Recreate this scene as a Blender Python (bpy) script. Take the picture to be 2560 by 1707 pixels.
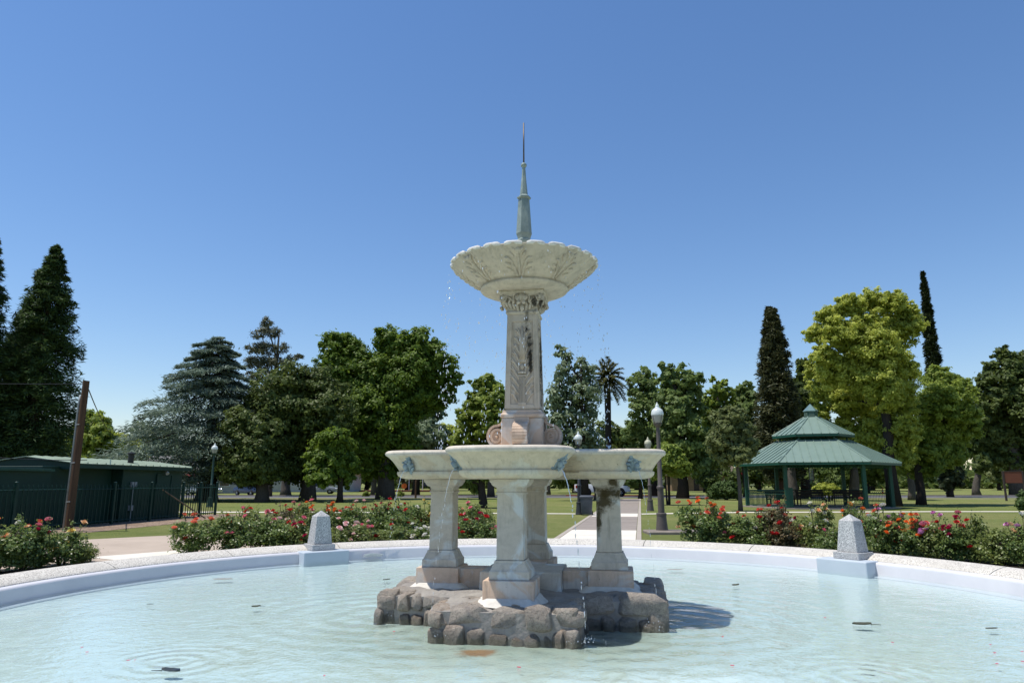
import bpy, bmesh, math, random
import numpy as np
from mathutils import Vector, Matrix, noise as mnoise
R_ = math.radians
scn = bpy.context.scene
for o in list(bpy.data.objects): bpy.data.objects.remove(o)

# ------------------------------------------------------------------ camera, sky, sun, exposure
FPX, EYE = 1750.0, 1.5
PITCH = math.atan(352 / FPX)
cam = bpy.data.objects.new('camera', bpy.data.cameras.new('camera'))
scn.collection.objects.link(cam); scn.camera = cam
cam.location = (0, 0, EYE); cam.rotation_euler = (math.pi / 2 + PITCH, 0, 0)
cam.data.sensor_width = 36; cam.data.lens = FPX / 2560 * 36
cam.data.clip_start = .05; cam.data.clip_end = 3000
TO_SUN = Vector((-.355, -.05, 1)).normalized()
world = bpy.data.worlds.new('World'); scn.world = world; world.use_nodes = True
wn, wl = world.node_tree.nodes, world.node_tree.links
sky = wn.new('ShaderNodeTexSky'); sky.sky_type = 'NISHITA'; sky.sun_disc = False
sky.sun_elevation = math.asin(TO_SUN.z)
sky.sun_rotation = math.atan2(TO_SUN.x, TO_SUN.y)
sky.altitude = 0; sky.air_density = 1.2; sky.dust_density = .15; sky.ozone_density = 4.2
hs = wn.new('ShaderNodeHueSaturation'); hs.inputs['Saturation'].default_value = 1.14; wl.new(sky.outputs[0], hs.inputs['Color'])
tn = wn.new('ShaderNodeMix'); tn.data_type = 'RGBA'; tn.blend_type = 'MULTIPLY'; tn.inputs[0].default_value = 1; tn.inputs[7].default_value = (.98, .93, .975, 1); wl.new(hs.outputs[0], tn.inputs[6])
wl.new(tn.outputs[2], wn['Background'].inputs[0]); wn['Background'].inputs[1].default_value = .13
sun = bpy.data.objects.new('sun', bpy.data.lights.new('sun', 'SUN'))
scn.collection.objects.link(sun); sun.data.energy = 4.6; sun.data.angle = R_(.53); sun.data.color = (1, .95, .87)
sun.rotation_euler = TO_SUN.to_track_quat('Z', 'Y').to_euler(); sun.location = (-20, -5, 60)
vs = scn.view_settings; vs.view_transform = 'Standard'; vs.look = 'None'; vs.gamma = 1; vs.exposure = 0.16

# ------------------------------------------------------------------ pixel helpers (numbers read off the photograph at 2352 px)
S_ = 2560 / 2352
def ray(x, y):
    dx = (x * S_ - 1280) / FPX; dy = (853.5 - y * S_) / FPX
    return Vector((dx, math.cos(PITCH) - dy * math.sin(PITCH), math.sin(PITCH) + dy * math.cos(PITCH)))
def onz(x, y, z=0.0):
    r = ray(x, y); t = (z - EYE) / r.z; return Vector((r.x * t, r.y * t, z))
def atd(x, y, d):
    r = ray(x, y); t = d / r.y; return Vector((r.x * t, d, EYE + r.z * t))
def mpp(d): return S_ * d * 1.02 / FPX          # metres per display pixel at depth d

# ------------------------------------------------------------------ node helpers
class NT:
    def __init__(s, name):
        s.m = bpy.data.materials.new(name); s.m.use_nodes = True
        s.n = s.m.node_tree.nodes; s.l = s.m.node_tree.links; s.n.clear()
        s.out = s.n.new('ShaderNodeOutputMaterial')
    def N(s, t, **k):
        nd = s.n.new(t)
        for a, v in k.items():
            if a == 'i':
                for kk, vv in v.items():
                    if isinstance(vv, bpy.types.NodeSocket): s.l.new(vv, nd.inputs[kk])
                    else: nd.inputs[kk].default_value = vv
            else: setattr(nd, a, v)
        return nd
    def co(s, kind='Object'): return s.N('ShaderNodeTexCoord').outputs[kind]
    def noise(s, vec, scale, detail=4, rough=.6, dist=0):
        return s.N('ShaderNodeTexNoise', i={'Vector': vec, 'Scale': scale, 'Detail': detail, 'Roughness': rough, 'Distortion': dist}).outputs['Fac']
    def ramp(s, fac, a, b):
        return s.N('ShaderNodeMapRange', i={'Value': fac, 'From Min': a, 'From Max': b}).outputs[0]
    def mix(s, fac, a, b, mode='MIX'):
        nd = s.N('ShaderNodeMix', data_type='RGBA', blend_type=mode, clamp_factor=True)
        for idx, v in ((0, fac), (6, a), (7, b)):
            if isinstance(v, bpy.types.NodeSocket): s.l.new(v, nd.inputs[idx])
            else: nd.inputs[idx].default_value = v if idx == 0 else (*v[:3], 1)
        return nd.outputs[2]
    def math(s, op, a, b=0.0, c=0.0):
        return s.N('ShaderNodeMath', operation=op, i={0: a, 1: b, 2: c}).outputs[0]
    def vm(s, op, a, b=(0, 0, 0)):
        nd = s.N('ShaderNodeVectorMath', operation=op, i={0: a, 1: b}); return nd
    def blob(s, vec, c, r, warp=None, soft=.35):
        """1 inside an ellipsoid round c (a stain with its own shape), frayed by noise"""
        d = s.vm('DIVIDE', s.vm('SUBTRACT', vec, c).outputs[0], r).outputs[0]
        L = s.N('ShaderNodeVectorMath', operation='LENGTH', i={0: d}).outputs['Value']
        if warp is not None: L = s.math('ADD', L, s.math('MULTIPLY', s.math('SUBTRACT', warp, .5), 1.9))
        return s.N('ShaderNodeMapRange', i={'Value': L, 'From Min': 1, 'From Max': 1 - soft}).outputs[0]
    def bump(s, h, strength=.4, dist=.01):
        return s.N('ShaderNodeBump', i={'Height': h, 'Strength': strength, 'Distance': dist}).outputs[0]
    def bsdf(s, col, rough=.8, normal=None, metal=0.0, spec=.3, **k):
        nd = s.N('ShaderNodeBsdfPrincipled', i={'Base Color': col if isinstance(col, bpy.types.NodeSocket) else (*col, 1), 'Roughness': rough, 'Metallic': metal, 'Specular IOR Level': spec})
        for kk, v in k.items(): nd.inputs[kk].default_value = v
        if normal is not None: s.l.new(normal, nd.inputs['Normal'])
        return nd.outputs[0]
    def done(s, sh): s.l.new(sh, s.out.inputs[0]); return s.m
MATS = {}
def simple(name, a, b=None, scale=6, rough=.8, bump=.3, bscale=None, dist=.01, metal=0, spec=.3, rand=0.0):
    if name in MATS: return MATS[name]
    t = NT(name); v = t.co(); b = b or tuple(c * .75 for c in a)
    f = t.ramp(t.noise(v, scale), .3, .7); c = t.mix(f, a, b)
    if rand:
        rd = t.N('ShaderNodeObjectInfo').outputs['Random']
        c = t.mix(t.math('MULTIPLY', rd, rand), c, tuple(x * .35 for x in a))
    nm = t.bump(t.noise(v, bscale or scale * 4, 6), bump, dist) if bump else None
    MATS[name] = t.done(t.bsdf(c, rough, nm, metal, spec)); return MATS[name]
def leafmat(name, a, b, trans=.3, rough=.55, spec=.25, tcol=None):
    """a..b is the spread of tint from leaf to leaf"""
    t = NT(name); at = t.N('ShaderNodeAttribute', attribute_name='tint').outputs['Fac']
    c = t.mix(at, a, b)
    p = t.bsdf(c, rough, None, 0, spec)
    tr = t.N('ShaderNodeBsdfTranslucent', i={'Color': t.mix(.5, c, tcol or tuple(min(1, x * 1.8) for x in b))}).outputs[0]
    return t.done(t.N('ShaderNodeMixShader', i={0: trans, 1: p, 2: tr}).outputs[0])

# ------------------------------------------------------------------ object helpers
COL = scn.collection
def prop(o, label=None, cat=None, group=None, kind=None):
    for k, v in (('label', label), ('category', cat), ('group', group), ('kind', kind)):
        if v: o[k] = v
    return o
def empty(name, loc, rz=0, label=None, cat=None, group=None):
    o = bpy.data.objects.new(name, None); COL.objects.link(o); o.location = loc; o.rotation_euler = (0, 0, rz)
    o.empty_display_size = .2
    return prop(o, label, cat, group)
def link(name, mesh, parent=None, loc=None, rot=None, scale=None):
    o = bpy.data.objects.new(name, mesh); COL.objects.link(o)
    if parent: o.parent = parent
    if loc is not None: o.location = loc
    if rot is not None: o.rotation_euler = rot
    if scale is not None: o.scale = scale
    return o
def npmesh(name, V, Fq, mat, tint=None, smooth=False):
    """mesh from numpy verts and an (n,k) face array"""
    me = bpy.data.meshes.new(name); V = np.asarray(V, np.float32); Fq = np.asarray(Fq, np.int32); k = Fq.shape[1]; n = len(Fq)
    me.vertices.add(len(V)); me.vertices.foreach_set('co', V.ravel())
    me.loops.add(n * k); me.loops.foreach_set('vertex_index', Fq.ravel())
    me.polygons.add(n); me.polygons.foreach_set('loop_start', np.arange(n, dtype=np.int32) * k)
    if smooth: me.polygons.foreach_set('use_smooth', np.ones(n, bool))
    if tint is not None:
        a = me.attributes.new('tint', 'FLOAT', 'FACE'); a.data.foreach_set('value', np.asarray(tint, np.float32))
    me.materials.append(mat); me.update(calc_edges=True); return me
class MB:
    def __init__(s): s.v = []; s.f = []
    def add(s, vs, fs):
        b = len(s.v); s.v += [tuple(v) for v in vs]; s.f += [tuple(i + b for i in f) for f in fs]; return s
    def box(s, x0, x1, y0, y1, z0, z1, M=None):
        vs = [(x, y, z) for z in (z0, z1) for y in (y0, y1) for x in (x0, x1)]
        if M: vs = [M @ Vector(v) for v in vs]
        return s.add(vs, [(0, 2, 3, 1), (4, 5, 7, 6), (0, 1, 5, 4), (2, 6, 7, 3), (0, 4, 6, 2), (1, 3, 7, 5)])
    def frus(s, cx, cy, z0, z1, w0, w1, d0=None, d1=None):
        d0 = w0 if d0 is None else d0; d1 = w1 if d1 is None else d1
        vs = [(cx + a * w / 2, cy + b * d / 2, z) for z, w, d in ((z0, w0, d0), (z1, w1, d1)) for a, b in ((-1, -1), (1, -1), (1, 1), (-1, 1))]
        return s.add(vs, [(3, 2, 1, 0), (4, 5, 6, 7)] + [(i, (i + 1) % 4, 4 + (i + 1) % 4, 4 + i) for i in range(4)])
    def rings(s, rings, cap=True, closed=False):
        n = len(rings[0]); vs = [p for r in rings for p in r]; fs = []
        for k in range(len(rings) - (0 if closed else 1)):
            a, b = k * n, ((k + 1) % len(rings)) * n
            fs += [(a + i, a + (i + 1) % n, b + (i + 1) % n, b + i) for i in range(n)]
        if cap and not closed: fs += [tuple(range(n - 1, -1, -1)), tuple(range((len(rings) - 1) * n, len(rings) * n))]
        return s.add(vs, fs)
    def lathe(s, prof, c=(0, 0), n=24, a0=0.0, cap=True, M=None):
        rg = [[Vector((c[0] + r * math.cos(a0 + 2 * math.pi * i / n), c[1] + r * math.sin(a0 + 2 * math.pi * i / n), z)) for i in range(n)] for r, z in prof]
        if M: rg = [[M @ p for p in r] for r in rg]
        return s.rings(rg, cap)
    def tube(s, pts, rad, n=8, cap=True):
        pts = [Vector(p) for p in pts]; rg = []
        for i, p in enumerate(pts):
            d = (pts[min(i + 1, len(pts) - 1)] - pts[max(i - 1, 0)]).normalized()
            u = d.cross(Vector((0, 0, 1)) if abs(d.z) < .9 else Vector((1, 0, 0))).normalized(); w = d.cross(u)
            r = rad[i] if hasattr(rad, '__len__') else rad
            rg.append([p + (u * math.cos(2 * math.pi * k / n) - w * math.sin(2 * math.pi * k / n)) * r for k in range(n)])
        return s.rings(rg, cap)
    def ell(s, c, ax, n=8, m=5, M3=None):
        """ellipsoid; M3 rotates it"""
        rg = []
        for j in range(1, m):
            t = math.pi * j / m
            rg.append([Vector((math.sin(t) * math.cos(2 * math.pi * i / n) * ax[0], math.sin(t) * math.sin(2 * math.pi * i / n) * ax[1], math.cos(t) * ax[2])) for i in range(n)])
        top, bot = Vector((0, 0, ax[2])), Vector((0, 0, -ax[2]))
        vs = [top] + [p for r in rg for p in r] + [bot]
        if M3: vs = [M3 @ v for v in vs]
        vs = [v + Vector(c) for v in vs]; fs = []
        for i in range(n): fs.append((0, 1 + i, 1 + (i + 1) % n)); fs.append((len(vs) - 1, 1 + (m - 2) * n + (i + 1) % n, 1 + (m - 2) * n + i))
        for j in range(m - 2):
            for i in range(n): a = 1 + j * n; fs.append((a + i, a + n + i, a + n + (i + 1) % n, a + (i + 1) % n))
        return s.add(vs, fs)
    def mesh(s, name, mat, smooth=False, bevel=0, seg=1, autos=None):
        me = bpy.data.meshes.new(name); me.from_pydata(s.v, [], s.f)
        bm = bmesh.new(); bm.from_mesh(me)
        if bevel: bmesh.ops.bevel(bm, geom=list(bm.edges), offset=bevel, segments=seg, affect='EDGES', profile=.6, clamp_overlap=True)
        bmesh.ops.recalc_face_normals(bm, faces=bm.faces[:])
        if smooth:
            for f in bm.faces: f.smooth = True
            if autos:
                for e in bm.edges:
                    if len(e.link_faces) == 2 and e.calc_face_angle(0) > R_(autos): e.smooth = False
        bm.to_mesh(me); bm.free(); me.materials.append(mat); return me
    def build(s, name, mat, parent=None, smooth=False, bevel=0, seg=1, autos=None, loc=None, rot=None):
        return link(name, s.mesh(name, mat, smooth, bevel, seg, autos), parent, loc, rot)

# ------------------------------------------------------------------ ground materials
def m_grass():
    t = NT('lawn'); v = t.co()
    big = t.ramp(t.noise(v, .09, 4, .6, .6), .36, .64); mid = t.ramp(t.noise(v, .8, 5, .7), .3, .72); fine = t.ramp(t.noise(v, 26, 4, .75), .25, .75)
    c = t.mix(big, (.18, .215, .06), (.30, .27, .115)); c = t.mix(t.math('MULTIPLY', mid, .75), c, (.14, .18, .045)); c = t.mix(t.math('MULTIPLY', fine, .45), c, (.07, .095, .025))
    c = t.mix(t.math('MULTIPLY', t.ramp(t.noise(v, 3.1, 6, .8, .6), .5, .68), .55), c, (.085, .125, .03)); c = t.mix(t.math('MULTIPLY', t.ramp(t.noise(v, 1.4, 6, .75, 1.2), .55, .72), .5), c, (.30, .29, .12))
    dry = t.ramp(t.noise(v, .25, 5, .7, 1), .56, .74); c = t.mix(t.math('MULTIPLY', dry, .6), c, (.36, .30, .14))
    return t.done(t.bsdf(c, .9, t.bump(t.noise(v, 34, 5, .8), 1, .05), 0, .1))
def m_mulch(name, a, b, c3, sc):
    t = NT(name); v = t.co()
    vo = t.N('ShaderNodeTexVoronoi', i={'Vector': v, 'Scale': sc}); f = t.N('ShaderNodeSeparateColor', i={0: vo.outputs['Color']}).outputs[0]
    c = t.mix(f, a, b); c = t.mix(t.ramp(t.noise(v, sc * .07, 5), .45, .7), c, c3)
    return t.done(t.bsdf(c, .95, t.bump(t.math('ADD', vo.outputs['Distance'], t.noise(v, sc * 2)), 1, .03), 0, .1))
def m_concrete(name, a, b, sc=2.0, stain=.35):
    t = NT(name); v = t.co()
    c = t.mix(t.ramp(t.noise(v, sc, 6, .7), .3, .7), a, b)
    s1 = t.ramp(t.noise(t.vm('MULTIPLY', v, (.5, 4, 1)).outputs[0], 1.2, 5, .7), .55, .75)
    c = t.mix(t.math('MULTIPLY', s1, stain), c, tuple(x * .5 for x in b))
    return t.done(t.bsdf(c, .85, t.bump(t.noise(v, 60, 5, .7), .3, .004), 0, .2))
LAWN = m_grass()
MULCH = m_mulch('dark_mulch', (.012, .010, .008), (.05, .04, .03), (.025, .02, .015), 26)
CHIPS = m_mulch('wood_chips', (.14, .10, .075), (.40, .30, .225), (.22, .155, .11), 13)
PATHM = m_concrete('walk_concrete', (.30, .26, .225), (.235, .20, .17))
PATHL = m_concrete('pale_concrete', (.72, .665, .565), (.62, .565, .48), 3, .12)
DGM = m_concrete('tan_path', (.47, .385, .305), (.37, .30, .235), .7, .3)
ASPH = m_concrete('asphalt', (.15, .145, .15), (.11, .108, .11), .6, .2)
EDGEM = m_concrete('edge_concrete', (.42, .37, .31), (.33, .29, .24), 3, .3)
GRAV = m_mulch('brown_dirt', (.16, .11, .07), (.32, .24, .15), (.22, .16, .09), 20)

def sheet(name, pts, z, mat, kind='structure'):
    mb = MB(); mb.add([(p[0], p[1], z) for p in pts], [tuple(range(len(pts)))])
    me = mb.mesh(name, mat); o = link(name, me)
    if me.polygons[0].normal.z < 0: me.flip_normals()
    return prop(o, kind=kind)
# the lawn reaches the horizon; a round opening is left for the pool
PC = Vector((.3, 9.1)); PR = 6.95
def ringpts(r, n=96, a0=0, a1=360): return [(PC.x + r * math.sin(R_(a0 + (a1 - a0) * i / n)), PC.y + r * math.cos(R_(a0 + (a1 - a0) * i / n))) for i in range(n + (0 if a1 - a0 == 360 else 1))]
mb = MB(); n = 96; ri = ringpts(PR + .40, n); ro = [(PC.x + 1500 * math.sin(2 * math.pi * i / n), PC.y + 1500 * math.cos(2 * math.pi * i / n)) for i in range(n)]
mids = [ringpts(r, n) for r in (14, 30, 80, 300)]
mb.rings([[(*p, 0) for p in r] for r in [ri] + mids + [ro]], cap=False)
prop(mb.build('lawn_ground', LAWN), kind='structure')
def sector(name, r0, r1, a0, a1, z, mat):
    k = max(8, int(abs(a1 - a0) / 2)); a = ringpts(r0, k, a0, a1); b = ringpts(r1, k, a0, a1); mb = MB()
    mb.add([(*p, z) for p in a + b], [(i, i + 1, k + 2 + i, k + 1 + i) for i in range(k)])
    o = mb.build(name, mat)
    if o.data.polygons[0].normal.z < 0: o.data.flip_normals()
    return prop(o, kind='structure')
AX = 10.2                                             # bearing of the walk that leads up to the fountain
sector('tan_path', PR + .42, 15.6, -76, -30, .004, DGM)
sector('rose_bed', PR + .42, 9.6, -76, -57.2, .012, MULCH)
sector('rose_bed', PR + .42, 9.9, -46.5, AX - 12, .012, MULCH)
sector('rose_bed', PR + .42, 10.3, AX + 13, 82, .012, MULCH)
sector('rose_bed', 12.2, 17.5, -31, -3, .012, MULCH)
sector('pale_landing', PR + .42, 10.6, -57.2, -46.5, .010, PATHL)
# mulch strip of wood chips in front of the fence
sheet('wood_chip_strip', [(-14.2, 20.5), (-12.9, 22.2), (-12.5, 26.2), (-12.4, 31), (-12.6, 34.6), (-14.4, 35), (-15.4, 30), (-15.2, 20.5)], .008, CHIPS)
# the walk, in slabs of two concretes, and the cross path
PU = Vector((math.sin(R_(AX)), math.cos(R_(AX)))); PN = Vector((PU.y, -PU.x)); P0 = Vector((.42, 9.1))
walk = empty('walkway', (0, 0, 0)); walk['kind'] = 'structure'
def pw(t, s): p = P0 + PU * t + PN * s; return (p.x, p.y)
tt = PR + .43; slabs = []
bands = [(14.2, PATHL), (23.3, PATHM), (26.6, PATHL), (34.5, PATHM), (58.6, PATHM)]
prev = tt; rs = random.Random(4)
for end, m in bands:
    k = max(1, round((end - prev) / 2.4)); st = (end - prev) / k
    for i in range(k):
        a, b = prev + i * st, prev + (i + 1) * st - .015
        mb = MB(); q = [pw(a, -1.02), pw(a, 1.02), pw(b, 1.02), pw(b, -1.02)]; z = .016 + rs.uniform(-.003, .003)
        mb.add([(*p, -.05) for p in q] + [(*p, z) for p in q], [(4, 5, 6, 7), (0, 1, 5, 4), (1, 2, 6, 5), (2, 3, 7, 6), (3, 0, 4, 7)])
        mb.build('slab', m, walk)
    prev = end
for s0, s1 in ((-1.17, -1.035), (1.035, 1.17)):
    mb = MB(); q = [pw(tt, s0), pw(tt, s1), pw(58.6, s1), pw(58.6, s0)]; mb.add([(*p, .018) for p in q], [(0, 1, 2, 3)]); mb.build('edge_strip', EDGEM, walk)
cp = [onz(560, 1181), onz(1290, 1178)]
sheet('cross_path', [(-30, 37.2), (-8, 36.2), (3.4, 34.6), (3.5, 35.3), (-8, 37.2), (-30, 38.4)], .012, PATHL)
sheet('cross_path', [(6.2, 34.4), (11.5, 36.2), (22, 37.2), (40, 37.2), (40, 38.1), (22, 38.1), (11.5, 37.1), (6.3, 35.2)], .012, PATHL)
sheet('park_path', [(-120, 62), (-40, 66), (-5, 67.2), (-5, 68.4), (-40, 67.4), (-120, 64)], .012, PATHM)
sheet('park_path', [(14, 66.5), (60, 66.5), (140, 70), (140, 71.2), (60, 67.8), (14, 67.6)], .012, PATHM)
sheet('road', [(-260, 71), (260, 71), (260, 80), (-260, 80)], .01, ASPH)
REDK = simple('red_kerb_paint', (.36, .05, .04), (.28, .06, .05), 3)
mb = MB(); mb.box(6, 20, 80, 80.2, -.05, .13); prop(mb.build('kerb', REDK, bevel=.01), 'red painted kerb beside the white pickup truck', 'kerb')
mb = MB(); mb.box(20.01, 260, 80, 80.2, -.05, .13); prop(mb.build('kerb', PATHM, bevel=.01), 'plain grey kerb along the far side of the road', 'kerb')
mb = MB(); mb.box(-260, 5.99, 80, 80.2, -.05, .13); prop(mb.build('kerb', PATHM, bevel=.01), 'plain grey kerb along the road on the left side of the park', 'kerb')

# ------------------------------------------------------------------ pool
def m_terrazzo():
    t = NT('exposed_aggregate'); v = t.co()
    vo = t.N('ShaderNodeTexVoronoi', i={'Vector': v, 'Scale': 85.0}); g = t.N('ShaderNodeSeparateColor', i={0: vo.outputs['Color']}).outputs[0]
    c = t.mix(t.ramp(g, .55, .95), (.62, .585, .515), (.25, .225, .19)); c = t.mix(t.ramp(t.noise(v, 2.2, 5), .45, .75), c, (.47, .44, .385))
    return t.done(t.bsdf(c, .75, t.bump(vo.outputs['Distance'], .5, .004), 0, .3))
def m_poolpaint(name, a, b):
    t = NT(name); v = t.co()
    c = t.mix(t.ramp(t.noise(v, 1.3, 5, .65), .35, .7), a, b)
    chips = t.ramp(t.noise(t.vm('MULTIPLY', v, (3, 3, 9)).outputs[0], 2.6, 8, .8, 2), .665, .68)
    c = t.mix(t.math('MULTIPLY', chips, .8), c, (.25, .28, .31))
    return t.done(t.bsdf(c, .6, t.bump(t.noise(v, 20, 4), .15, .004), 0, .35))
def m_poolfloor():
    t = NT('pool_floor_paint'); v = t.co(); C3 = (.15, 9.1, -.4)
    n1 = t.noise(v, .55, 6, .65, .8); n2 = t.noise(v, 3.2, 6, .75, 1.5)
    c = t.mix(t.ramp(n1, .35, .65), (.49, .57, .57), (.445, .53, .535))
    rip = t.ramp(t.noise(t.vm('MULTIPLY', v, (2.6, 6.0, 1)).outputs[0], 2.2, 8, .78, 2.2), .45, .64); c = t.mix(t.math('MULTIPLY', rip, .55), c, (.36, .405, .38)); wsp = t.ramp(t.noise(t.vm('MULTIPLY', v, (1.5, 4.2, 1)).outputs[0], 3.1, 8, .75, 1.6), .56, .70); c = t.mix(t.math('MULTIPLY', wsp, .5), c, (.66, .71, .70))  # wavy dark and bright streaks: the water's ripple light put into floor colour
    near = t.blob(v, (.4, 7.6, -.14), (4.6, 4.2, 1), n1, .8)                # grey-brown silt that settled round the rocks and towards the front
    silt = t.math('MULTIPLY', t.math('MULTIPLY', near, t.ramp(n2, .42, .60)), .75)
    c = t.mix(silt, c, (.33, .35, .28))
    moss = t.blob(v, (.1, 7.9, -.14), (2.5, 1.7, 1), n2, .8); c = t.mix(t.math('MULTIPLY', moss, .75), c, (.21, .25, .19))  # darker grey-green patch around the rocks
    pale = t.blob(v, (1.5, 5.7, -.14), (1.5, .9, 1), n2, .6); c = t.mix(t.math('MULTIPLY', pale, .35), c, (.70, .74, .73))
    rc = onz(1097, 1508, -.14); rust = t.blob(v, tuple(rc), (.24, .17, 1), n2, .5); c = t.mix(t.math('MULTIPLY', rust, .85), c, (.26, .12, .035))
    spk = t.ramp(t.noise(v, 26, 3, .8), .68, .73); c = t.mix(t.math('MULTIPLY', spk, .6), c, (.2, .22, .18))
    return t.done(t.bsdf(c, .8, None, 0, .2))
def m_water():
    t = NT('pool_water'); v = t.co()
    h = t.math('MULTIPLY', t.noise(v, 3.0, 4, .6, .6), .55)
    h = t.math('ADD', h, t.math('MULTIPLY', t.noise(v, 9, 3, .55, .3), .26)); h = t.math('ADD', h, t.math('MULTIPLY', t.noise(v, 28, 2, .5, .4), .07))
    for cx, cy, sc, rr in ((.95, 7.6, 9, 2.6), (1.75, 8.35, 8, 3.2), (-.75, 7.7, 9, 2.0), (-1.5, 8.85, 8, 3.0), (2.9, 6.1, 16, .9), (-3.0, 6.6, 16, .8), (-.9, 10.9, 6, 3.5), (1.2, 11.3, 6, 4)):
        d = t.N('ShaderNodeVectorMath', operation='DISTANCE', i={0: v, 1: (cx, cy, -.05)}).outputs['Value']
        w = t.math('SINE', t.math('MULTIPLY', d, sc * 2.2)); a = t.N('ShaderNodeMapRange', i={'Value': d, 'From Min': .15, 'From Max': rr, 'To Min': .16, 'To Max': 0}).outputs[0]
        h = t.math('ADD', h, t.math('MULTIPLY', w, a))
    nm = t.bump(h, 1.0, .026)
    fr = t.N('ShaderNodeFresnel', i={'IOR': 1.33, 'Normal': nm}).outputs[0]
    gl = t.N('ShaderNodeBsdfGlossy', i={'Color': (1, 1, 1, 1), 'Roughness': .02, 'Normal': nm}).outputs[0]
    tr = t.N('ShaderNodeBsdfTransparent', i={'Color': (.925, .975, .98, 1)}).outputs[0]
    return t.done(t.N('ShaderNodeMixShader', i={0: fr, 1: tr, 2: gl}).outputs[0])
AGG = m_terrazzo(); PAINT = m_poolpaint('lavender_pool_paint', (.61, .60, .615), (.55, .545, .565)); PAINTB = m_poolpaint('blue_pool_paint', (.45, .50, .545), (.41, .46, .51)); PFLOOR = m_poolfloor(); WATER = m_water()
pool = empty('fountain_pool', (PC.x, PC.y, 0), 0, 'round pale blue painted pool with a speckled stone coping around the fountain', 'pool')
def band(name, prof, mat, a0, a1, n, parent, smooth=True, cap=True):
    full = abs(a1 - a0) >= 360; rg = []
    for i in range(n + (0 if full else 1)):
        a = R_(a0 + (a1 - a0) * i / n); rg.append([(r * math.sin(a), r * math.cos(a), z) for r, z in prof])
    mb = MB(); k = len(prof)
    vs = [p for r in rg for p in r]; m = len(rg); fs = []
    for i in range(m if full else m - 1):
        for j in range(k - 1): a, b = i * k, ((i + 1) % m) * k; fs.append((a + j, a + j + 1, b + j + 1, b + j))
    if not full and cap: fs += [tuple(range(k)), tuple(range((m - 1) * k, m * k))]
    mb.add(vs, fs); return mb.build(name, mat, parent, smooth, autos=50)
band('pool_wall', [(PR - .02, -.46), (PR, .10), (PR + .012, .128), (PR + .035, .142), (PR + .17, .147)], PAINT, 0, 360, 128, pool)
band('pool_step', [(PR - .15, -.46), (PR - .13, -.09), (PR - .115, -.08), (PR - .005, -.076)], PAINTB, 0, 360, 128, pool)
for k in range(20):
    a0 = 3 + k * 18
    band('coping', [(PR + .12, -.1), (PR + .12, .150), (PR + .13, .162), (PR + .20, .195), (PR + .30, .228), (PR + .40, .248), (PR + .47, .254), (PR + .515, .243), (PR + .53, .20), (PR + .53, -.1)], AGG, a0 + .06, a0 + 17.94, 10, pool)
mb = MB(); mb.add([(*p, -.105) for p in [(x - PC.x, y - PC.y) for x, y in ringpts(PR + .02, 96)]], [tuple(range(96))])
fl = mb.build('pool_floor', PFLOOR, pool); fl.data.flip_normals() if fl.data.polygons[0].normal.z < 0 else None
# floor paint is laid out in the same metres as the rest of the garden
for v in fl.data.vertices: v.co.x += PC.x; v.co.y += PC.y
fl.location = (-PC.x, -PC.y, 0)
mb = MB(); mb.add([(*p, -.05) for p in ringpts(PR + .005, 128)], [tuple(range(128))])
w = mb.build('water', WATER); prop(w, kind='structure')
if w.data.polygons[0].normal.z < 0: w.data.flip_normals()
# pedestals for the granite posts and a curled flake of paint
POSTS = [(-36.6, 'left'), (55.6, 'right')]
for b, _ in POSTS:
    M = Matrix.Rotation(R_(-b), 4, 'Z')
    mb = MB(); mb.box(-.47, .47, PR - .30, PR + .10, -.5, .163, M); mb.build('post_pedestal', PAINTB, pool, True, .025, 3, 60)
fp = onz(872, 1281, -.0); fb = math.atan2(fp.x - PC.x, fp.y - PC.y); M = Matrix.Rotation(-fb, 4, 'Z') @ Matrix.Translation((0, PR - .02, .02))
mb = MB(); g = []
for j in range(5):
    for i in range(9):
        x = -.2 + .4 * i / 8; z = j / 4 * (.09 - .12 * abs(x + .06)); g.append(M @ Vector((x, -.03 - .09 * (j / 4) ** 2 - .03 * math.sin(i * .9) * j / 4, z - .04)))
mb.add(g, [(j * 9 + i, j * 9 + i + 1, j * 9 + 10 + i, j * 9 + 9 + i) for j in range(4) for i in range(8)])
o = mb.build('paint_flake', PAINT, pool, True); mo = o.modifiers.new('thickness', 'SOLIDIFY'); mo.thickness = .004; o['label'] = 'curled flake of pale paint peeling off the pool wall'

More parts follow.
